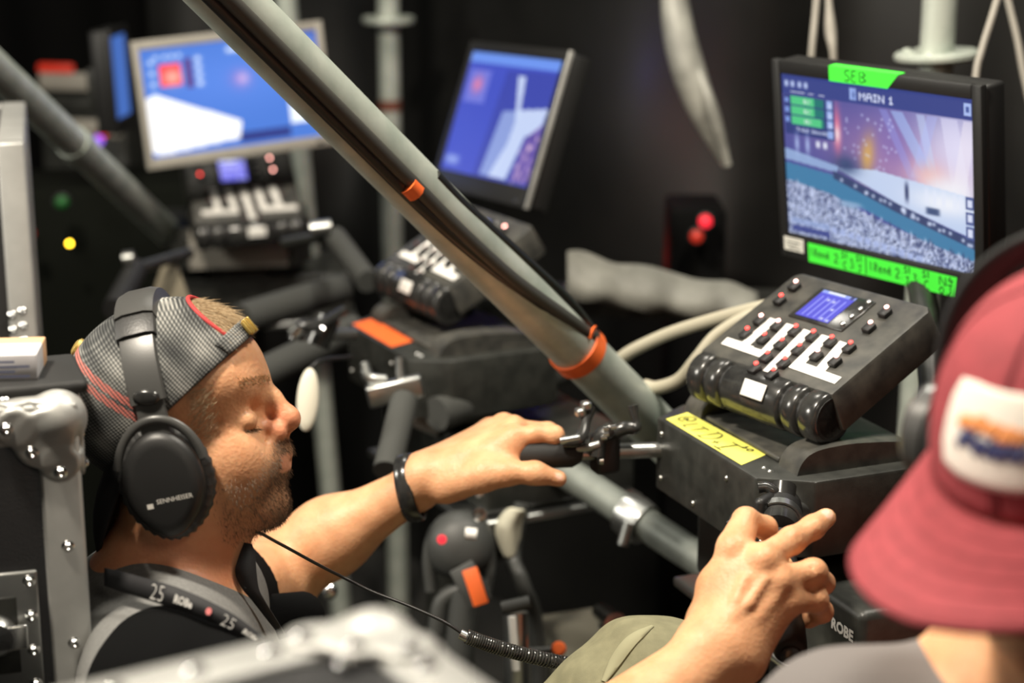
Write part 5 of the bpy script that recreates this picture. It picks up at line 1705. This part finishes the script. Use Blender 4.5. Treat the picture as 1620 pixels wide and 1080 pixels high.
# orange tape wrapped round the brace, with a torn tail
pc = ba + (bb - ba) * .735
tp_c = along(908, 556, 0, 0)
axv = Vector(bb - ba).normalized()
bm = bmesh.new()
add_lathe(bm, [(.033, -.011), (.0345, -.010), (.0345, .010), (.033, .011), (.0312, .010), (.0312, -.010), (.033, -.011)], 32)
bm_obj('tape_wrap', bm, 'orange_tape', br, True, frame_to(tp_c, tp_c + axv), 40)
tube('tape_tail', [along(920, 548, .028, -.026), along(926, 535, .024, -.040), along(930, 526, .02, -.046)], [.008, .006, .003], 'orange_tape', br, 8, 3, flat=.4)
oc = along(640, 305, .035, .004)
tube('tape_bit', [oc - axv * .008, oc + axv * .008], .0115, 'orange_tape', br, 12)

la, lb = P(-60, 60, 2.72), P(292, 392, 3.75)
la0 = la; la = la - (lb - la) * .55
lbr, linv = pole('scaffold_brace', 'blurred grey diagonal brace with collar in front of the far left rack', 'brace', la, lb + (lb - la) * .2, .0275)
lc_ = la0 + (lb - la0) * .44
lathe('collar', [(.0275, -.03), (.030, -.03), (.0315, 0), (.030, .03), (.0275, .03)], 'galvanised', lbr, 24, frame_to(linv @ Vector(lc_), linv @ Vector(lc_ + (lb - la))))
def upright(label, px_, d, r, m='galvanised', lean=(0, 0), ztop=3.0):
    p_ = P(px_, 0, d)
    t, i_ = pole('scaffold_pole', label, 'pole', np.array([p_[0] + lean[0], p_[1] + lean[1], ztop]), np.array([p_[0], p_[1], 0.0]), r, m)
    return t, i_, p_
up1, i1, p1_ = upright('blurred upright scaffold pole with a small ring left of the tilted monitor', 614, 4.0, .0235)
rz = P(614, 32, 4.0)[2]
lathe('ring_plate', [(.024, -.006), (.055, -.006), (.057, 0), (.055, .006), (.024, .006)], 'galvanised', up1, 28, i1 @ Matrix.Translation((p1_[0], p1_[1], rz)))
M['rust'] = mat('rust', (0.16, 0.05, 0.03), .7)
rz2 = P(622, 172, 4.0)[2]
lathe('rust_band', [(.0237, -.012), (.0243, -.012), (.0243, .012), (.0237, .012)], 'rust', up1, 24, i1 @ Matrix.Translation((p1_[0], p1_[1], rz2)))
up2, i2, p2_ = upright('upright scaffold pole with a wide rosette flange above the stage monitor', 1487, 2.62, .0242)
rz = P(1485, 90, 2.62)[2]
bm = bmesh.new()
add_lathe(bm, [(.0245, -.005), (.056, -.006), (.060, -.003), (.060, .003), (.056, .006), (.0245, .005)], 36)
bm_obj('rosette', bm, 'galvanised', up2, True, i2 @ Matrix.Translation((p2_[0], p2_[1], rz)) @ R('Y', -4), 40)
for k in range(8):
    a = math.pi / 4 * k + .3
    box('rosette_lug', (.010, .016, .015), 'galvanised', up2, i2 @ Matrix.Translation((p2_[0], p2_[1], rz)) @ R('Z', math.degrees(a)) @ T(.043, 0, 0), .002)
up3, i3, p3_ = upright('slim greenish pole behind the right end of the blue monitor', 520, 3.75, .022, 'galvanised', (-.18, 0))
# steel cables and hanging leads
def hang(name, label, pts, r, m, group=None, cat='cable'):
    o = tube(name, [P(*q) for q in pts], r, m, None, 10, 8)
    tag(o, label, cat, group)
    return o
hang('hanging_cable', 'left of two thin grey cables hanging behind the stage monitor', [(1297, -60, 2.7), (1290, 20, 2.7), (1283, 100, 2.7), (1275, 260, 2.75)], .0048, 'beige_metal')
hang('hanging_cable', 'right of two thin grey cables, knotted, behind the stage monitor', [(1308, -60, 2.7), (1311, 0, 2.7), (1314, 50, 2.7), (1319, 100, 2.7), (1325, 260, 2.75)], [.0048, .0048, .0085, .0048, .0048], 'beige_metal')
hang('hanging_cable', 'grey cable slanting past the rosette above the stage monitor corner', [(1600, -80, 2.45), (1573, 15, 2.45), (1553, 80, 2.45), (1543, 130, 2.45), (1535, 300, 2.45)], .0048, 'beige_metal')
hang('hanging_cable', 'grey cable in the top right corner beyond the monitor', [(1580, -60, 2.6), (1597, 10, 2.6), (1610, 65, 2.6), (1622, 130, 2.6), (1660, 300, 2.6)], .0048, 'beige_metal')
hang('cable_loop', 'upper beige cable running into the side of the key console', [(980, 568, 2.40), (1005, 552, 2.38), (1060, 527, 2.34), (1130, 505, 2.28), (1195, 488, 2.22), (1235, 480, 2.2)], .0085, 'beige_cable')
hang('cable_loop', 'lower beige cable looping down beside the key console', [(1020, 610, 2.30), (1040, 613, 2.29), (1075, 600, 2.27), (1105, 565, 2.25), (1135, 530, 2.24), (1185, 500, 2.22), (1235, 490, 2.2)], .0085, 'beige_cable')
# lower tube with its coupler
ta, tb_ = P(885, 740, 2.55), P(1035, 838, 2.45)
lt, li = pole('scaffold_tube', 'grey tube with coupler slanting below the far handlebar', 'tube', ta - (tb_ - ta) * 1.2, tb_ + (tb_ - ta) * 2.4, .022, 'galvanised_dull')
cc_ = P(1005, 820, 2.47)
lathe('coupler', [(.022, -.018), (.029, -.018), (.031, 0), (.029, .018), (.022, .018)], 'steel', lt, 24, frame_to(li @ Vector(cc_), li @ Vector(cc_ + (tb_ - ta))))
tube('coupler_bolt', [li @ Vector(P(995, 826, 2.44)), li @ Vector(P(985, 862, 2.44))], .008, 'steel', lt, 10)
# legs of the second station stand, seen as grey bars
def bar(name, label, a, b, r, m, cat='bar'):
    o = tube(name, [P(*a), P(*b)], r, m, None, 16)
    tag(o, label, cat); return o
bar('stand_bar', 'thick grey padded bar sloping below the orange-taped base', (905, 578, 2.75), (690, 655, 2.55), .024, 'foam')
bar('stand_bar', 'short grey rod beside the hanging foam grip', (648, 658, 2.6), (745, 700, 2.7), .012, 'beige_metal')
bar('stand_bar', 'grey padded bar behind the man\'s cap, left of the far clamp', (395, 600, 2.75), (560, 520, 2.95), .024, 'foam')
bar('stand_bar', 'dim bar above the man\'s cap near the pale base plate', (380, 505, 3.0), (540, 455, 3.2), .026, 'foam')

# left handle of station two: clamp cluster, rod and grip
tube('handle_rod', [l2(560, 528, 2.6), l2(505, 530, 2.55)], .009, 'steel', base2, 12)
tube('handle_clamp', [l2(520, 500, 2.55), l2(500, 545, 2.55)], .018, 'black_gloss', base2, 12)
tube('locking_lever', [l2(468, 536, 2.5), l2(475, 518, 2.5), l2(510, 512, 2.52), l2(545, 490, 2.55)], [.012, .009, .008, .006], 'black_gloss', base2, 10, 4)
tube('lever_end', [l2(462, 530, 2.49), l2(474, 518, 2.49)], .010, 'chrome', base2, 10)
tube('handle_bolt', [l2(506, 520, 2.5), l2(512, 524, 2.5)], .007, 'chrome', base2, 10)
# ---------------------------------------------------------------- clutter further back and below
M['red_glow'] = glow('red_glow', (1.0, 0.03, 0.05), 1.2)
M['red_soft'] = glow('red_soft', (1.0, 0.06, 0.03), 0.3)
M['blue_glow'] = glow('blue_glow', (0.25, 0.45, 1.0), 0.7)
M['violet_glow'] = glow('violet_glow', (0.35, 0.15, 1.0), 1.2)
M['warn_red'] = mat('warn_red', (0.8, 0.1, 0.05), .6)
M['green_glow'] = glow('green_glow', (0.05, 0.4, 0.08), 0.01)
def lamp(name, q, r, m, parent):
    mx = parent.matrix_world.inverted() @ frame_to(P(*q), C0)
    t = empty(name); t.parent = parent; t.matrix_local = mx
    lathe('lens', [(0, r * .7), (r * .5, r * .6), (r * .9, r * .2), (r, 0)], m, t, 16)
    lathe('holder', [(r * 1.05, .002), (r * 1.3, 0), (r * 1.3, -r * 2), (0, -r * 2)], 'black_plastic', t, 16)
    return t
# far rack at upper left with red light, blue screen edge and indicator lamps
rk = empty('equipment_rack', frame(P(125, 150, 4.4), 12))
tag(rk, 'dim grey equipment rack with a red-lit top at the far upper left', 'rack')
zr = rk.matrix_world.translation.z
box('rack_body', (.22, .22, zr + .05), 'black_metal', rk, T(0, .12, -zr / 2 + .025 - .05), .006)
for k in range(3):
    box('rack_unit', (.20, .02, .042), 'beige_metal' if k != 1 else 'black_metal', rk, T(0, .005, .03 - .055 * k), .004)
box('red_lamp', (.09, .02, .022), 'red_soft', rk, T(-.055, .0, .062), .006)
lm = make_monitor('monitor', frame(P(190, 120, 3.9), -86, 88), blank(8, 8, (70, 110, 190)), 'monitor seen almost edge-on as a blue strip beside the far rack', sw=.11, sh=.17)
bpy.context.view_layer.update()
lamp('indicator_light', (163, 209, 4.3), .012, 'red_glow', rk)
lamp('indicator_light', (156, 222, 4.3), .012, 'violet_glow', rk)
# dark equipment case under the left brace, with small status lights on its front
eb_c = P(165, 300, 3.95)
eb = empty('equipment_case', Matrix.Translation((eb_c[0], eb_c[1], 0)) @ R('Z', 14))
tag(eb, 'dark olive equipment case with status lights, half hidden by the left brace', 'case')
box('case_body', (.44, .3, eb_c[2]), mat('olive', (0.008, 0.009, 0.007), .9, spec=.05), eb, T(0, .16, eb_c[2] / 2), .01)
bpy.context.view_layer.update()
lamp('indicator_light', (110, 385, 3.8), .0045, 'led_yellow', eb)
lamp('indicator_light', (47, 369, 3.8), .010, 'red_soft', eb)
lamp('indicator_light', (98, 320, 3.8), .014, 'green_glow', eb)
# added dark box before the tarpaulin, carrying lenses that stand in for red glints
pw_c = P(1110, 338, 3.28)
pw = empty('power_rack', Matrix.Translation((pw_c[0], pw_c[1], 0)))  # added box for the red glints, not a rack of the place
tag(pw, 'black power rack with red lights standing before the tarpaulin', 'power rack')  # the added glint box
box('rack_body', (.10, .16, pw_c[2]), 'drape', pw, T(0, .12, pw_c[2] / 2), .01)  # body of the added glint box
bpy.context.view_layer.update()
lamp('indicator_light', (1116, 350, 3.27), .012, 'red_glow', pw)  # glowing lens in place of a red glint on the tarpaulin
lamp('indicator_light', (1102, 374, 3.27), .012, 'red_soft', pw)  # second lens in place of a red glint
for q, e_, c_ in (((1015, 400, 3.5), .30, (1, .06, .04)), ((1000, 215, 3.55), .22, (1, .06, .05)), ((945, 130, 3.62), .25, (.15, .12, 1))):  # added point lights that tint the tarpaulin folds
    l = bpy.data.lights.new('indicator_glow', 'POINT'); l.energy = e_; l.color = c_; l.shadow_soft_size = .02  # added tint for the tarpaulin folds, not the glow of an indicator
    o = bpy.data.objects.new('indicator_glow', l); COL.objects.link(o); o.location = P(*q)
# pale tube standing in for the gloss reflection on a tarpaulin fold
def sheen_pts(dx=0):
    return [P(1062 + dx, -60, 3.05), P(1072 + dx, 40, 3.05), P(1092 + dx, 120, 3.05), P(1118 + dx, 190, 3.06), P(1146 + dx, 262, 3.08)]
ro = empty('plastic_sheet_roll', None, tuple(P(1146, 262, 3.08)))  # stands in for the gloss reflection, not a sheet of the place
tag(ro, 'pale rolled plastic sheet hanging against the black tarpaulin', 'plastic sheet')  # the gloss reflection on the tarpaulin fold
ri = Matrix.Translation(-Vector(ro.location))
M['milky_sheet'] = mat('milky_sheet', (0.30, 0.30, 0.27), 0.38, var=.3, vscale=14, bump=.5, bscale=30)  # pale colour of the gloss reflection
tube('roll', [ri @ Vector(p_) for p_ in sheen_pts()], [.018, .026, .028, .022, .004], 'milky_sheet', ro, 16, 6)  # tube for the gloss reflection
tube('roll_fold', [ri @ Vector(p_) for p_ in [P(1105, 110, 3.03), P(1128, 180, 3.03), P(1152, 262, 3.05)]], [.006, .012, .006], 'milky_sheet', ro, 10, 6)  # second tube for the gloss reflection
# pale folded sheet lying on a ledge
bm = bmesh.new()
n_ = 40
for row, (dz, dy) in enumerate(((0.0, 0.0), (-.035, -.03), (-.055, -.035), (-.062, -.01), (-.055, .05))):
    for i in range(n_ + 1):
        u = i / n_
        b_ = P(897 + 300 * u, 398 + 62 * u, 2.95)
        bm.verts.new(b_ + np.array([0, dy + .006 * math.sin(u * 23 + row), dz * (1.15 - .35 * u) + .004 * math.sin(u * 17 + row * 2)]))
bm.verts.ensure_lookup_table()
for row in range(4):
    for i in range(n_):
        a = row * (n_ + 1) + i
        bm.faces.new([bm.verts[k] for k in (a, a + 1, a + n_ + 2, a + n_ + 1)])
fs_ = bm_obj('folded_sheet', bm, mat('sheet_white', (0.22, 0.22, 0.195), .6, var=.2, vscale=20), None, True)
md = fs_.modifiers.new('thickness', 'SOLIDIFY'); md.thickness = .004
tag(fs_, 'pale folded sheet lying across behind the key console', 'sheet')
lg = box('ledge', (.62, .12, .03), 'black_metal', None, Matrix.Translation(Vector(P(1050, 478, 3.02))) @ R('Z', -8), .004)
tag(lg, 'dark ledge carrying the pale folded sheet', 'ledge')
# pale oval plate just beyond the nose
ov = empty('oval_plate', frame_to(P(487, 632, 2.35), C0))
tag(ov, 'pale oval plate hanging just beyond the man\'s nose', 'plate')
bm = bmesh.new()
add_lathe(bm, [(0, .006), (.010, .005), (.0135, .002), (.014, 0), (.0135, -.002), (0, -.003)], 28)
bm_obj('disc', bm, mat('ivory', (0.68, 0.65, 0.54), .5), ov, True, Matrix.Rotation(math.radians(-6), 4, 'Z') @ Matrix.Diagonal((1, 2.9, 1, 1)), 60)
tube('hanger', [(0, .036, -.002), (.02, .05, -.02), (.06, .055, -.12)], .003, 'cable', ov, 8, 4)
# lamp head on its yoke in the gap between arm and case
d0 = 2.45
lh = empty('lamp_head', None, tuple(P(730, 1000, d0)))
tag(lh, 'dark round lamp head with a red light, low behind the forearm', 'lamp')
hi = Matrix.Translation(-Vector(lh.location))
hp_ = lambda x, y, d=d0: hi @ Vector(P(x, y, d))
M['grey_plastic'] = mat('grey_plastic', (0.045, 0.047, 0.045), .5)
lathe('housing', [(0, .03), (.022, .028), (.040, .018), (.047, 0), (.044, -.04), (.03, -.07), (0, -.075)], 'grey_plastic', lh, 32, hi @ frame_to(P(728, 862, d0), P(716, 800, 1.6)))
tube('yoke', [hp_(682, 935), hp_(678, 880), hp_(690, 838), hp_(728, 818), hp_(762, 838), hp_(775, 885), hp_(768, 935)], .0085, 'grey_plastic', lh, 12, 6)
tube('white_knob', [hp_(736, 843, 2.38), hp_(754, 845, 2.38)], .0075, 'white_tape', lh, 12)  # white tube stands in for the highlight on the housing
lathe('status_light', [(0, .003), (.005, .002), (.006, 0)], 'red_glow', lh, 14, hi @ frame_to(P(699, 853, 2.38), C0))
tube('stem', [hp_(735, 935), hp_(728, 1010), hp_(722, 1120), hp_(722, 1500)], .02, 'grey_plastic', lh, 14)
box('warning_tag', (.020, .003, .048), 'orange_tape', lh, hi @ frame_to(P(752, 928, 2.36), C0) @ R('Z', 18) @ R('X', -90), .001)
box('tag_plate', (.034, .004, .056), 'grey_plastic', lh, hi @ frame_to(P(745, 925, 2.38), C0) @ R('Z', 28) @ R('X', -90), .002)
tube('side_arm', [hp_(690, 1000), hp_(700, 950), hp_(735, 930)], .012, 'grey_plastic', lh, 12, 4)
lathe('bolt_head', [(0, .004), (.008, .003), (.010, 0)], 'chrome', lh, 14, hi @ frame_to(P(759, 813, 2.38), C0))
lathe('bolt_head', [(0, .004), (.008, .003), (.010, 0)], 'chrome', lh, 14, hi @ frame_to(P(757, 775, 2.38), C0))
# cloth rag hanging from a rod
bm = bmesh.new()
cl = [[(808, 800), (822, 806), (830, 802)], [(782, 830), (806, 832), (822, 826)], [(790, 855), (806, 858), (820, 852)], [(800, 880), (808, 882), (818, 868)]]
for j, row in enumerate(cl):
    for i, (x, y) in enumerate(row):
        bm.verts.new(P(x, y, 2.5 - .02 * (i % 2) + .008 * j))
bm.verts.ensure_lookup_table()
for j in range(3):
    for i in range(2):
        a = j * 3 + i
        bm.faces.new([bm.verts[k] for k in (a, a + 1, a + 4, a + 3)])
rag = bm_obj('rag', bm, 'pale_cloth', None, True)
md = rag.modifiers.new('round', 'SUBSURF'); md.levels = 3; md.render_levels = 3
md = rag.modifiers.new('thickness', 'SOLIDIFY'); md.thickness = .004
tag(rag, 'pale cloth rag hanging beside the low lamp head', 'rag')
rd = tube('rag_rod', [P(826, 796, 2.52), P(812, 880, 2.52), P(828, 925, 2.5), P(850, 1010, 2.55), P(860, 1300, 2.6)], .011, 'grey_plastic', None, 12, 5)
tag(rd, 'dark grey rod behind the hanging rag', 'rod')
# seam and fold on the raised knee
tb_v = bvh(trs)
def on_knee(x, y, off):
    o_ = Vector(C0); d_ = Vector(P(x, y, 1.0) - C0).normalized()
    h = tb_v.ray_cast(o_ + d_ * 1.2, d_)
    return (h[0] - d_ * off) if h[0] is not None else Vector(P(x, y, 1.74))
tube('trouser_fold', [on_knee(*q, .001) for q in ((955, 1078), (972, 1050), (992, 1022), (1012, 1003), (1032, 990))], [.003, .007, .008, .006, .002], mat('khaki_light', (0.30, 0.29, 0.18), .85), person, 10, 5, flat=.5)
# light stand tube with a collar
ls = empty('light_stand', None, tuple(P(822, 1400, 2.3)))
tag(ls, 'silver stand tube with a grey collar below the rag', 'stand')
si = Matrix.Translation(-Vector(ls.location))
tube('stand_tube', [si @ Vector(P(816, 968, 2.3)), si @ Vector(P(822, 1400, 2.3))], .0155, 'steel', ls, 16)
tube('collar', [si @ Vector(P(794, 962, 2.28)), si @ Vector(P(838, 952, 2.28))], .0085, 'grey_plastic', ls, 12)
lathe('clamp_knob', [(0, .008), (.007, .007), (.0095, .003), (.0095, -.01), (0, -.01)], 'orange_tape', ls, 16, si @ frame_to(P(884, 1026, 2.32), C0))
tube('knob_stem', [si @ Vector(P(884, 1026, 2.33)), si @ Vector(P(820, 1030, 2.33))], .004, 'grey_plastic', ls, 8)
tube('brace_strip', [si @ Vector(P(810, 975, 2.26)), si @ Vector(P(816, 1060, 2.26))], .005, 'white_tape', ls, 10)
# knob, bright jacks and floor mat in the lower gap
tube_ = tube('cable_connector', [P(950, 968, 2.5), P(975, 988, 2.42)], [.012, .016], 'chrome', None, 14)
tag(tube_, 'bright metal cable connector right of the silver stand', 'connector')
tube_ = tube('cable_connector', [P(954, 990, 2.45), P(962, 998, 2.42)], [.007, .009], 'chrome', None, 14)
tag(tube_, 'smaller metal connector tip under the bright cable connector', 'connector')
for x, y, r in ((489, 937, .011), (520, 933, .012)):
    o = lathe('bolt_head', [(0, .005), (r * .8, .003), (r, 0), (r, -.01), (0, -.01)], 'chrome', None, 16, frame_to(P(x, y, 2.4), P(x + 60, y - 500, 1.2)))
    tag(o, 'round steel bolt head below the raised forearm, %s of two' % ('left' if x < 500 else 'right'), 'bolt')
mt_ = box('floor_case', (.13, .16, .30), mat('taupe', (0.09, 0.085, 0.065), .8), None, Matrix.Translation(Vector(P(925, 1150, 2.65))) @ R('Z', 20), .01)
tag(mt_, 'beige-topped box standing low behind the coiled cable', 'box')

# beige cover standing behind the man's cap
cv = prism('dust_cover', [(-.035, -.04), (.040, -.04), (.016, .036), (-.004, .040)], -.03, .03, mat('cover_beige', (0.24, 0.21, 0.15), .8), None, frame_to(P(265, 446, 3.2), C0), bevel=.006)
tag(cv, 'small beige cover between the cap and the pale base plate', 'cover')
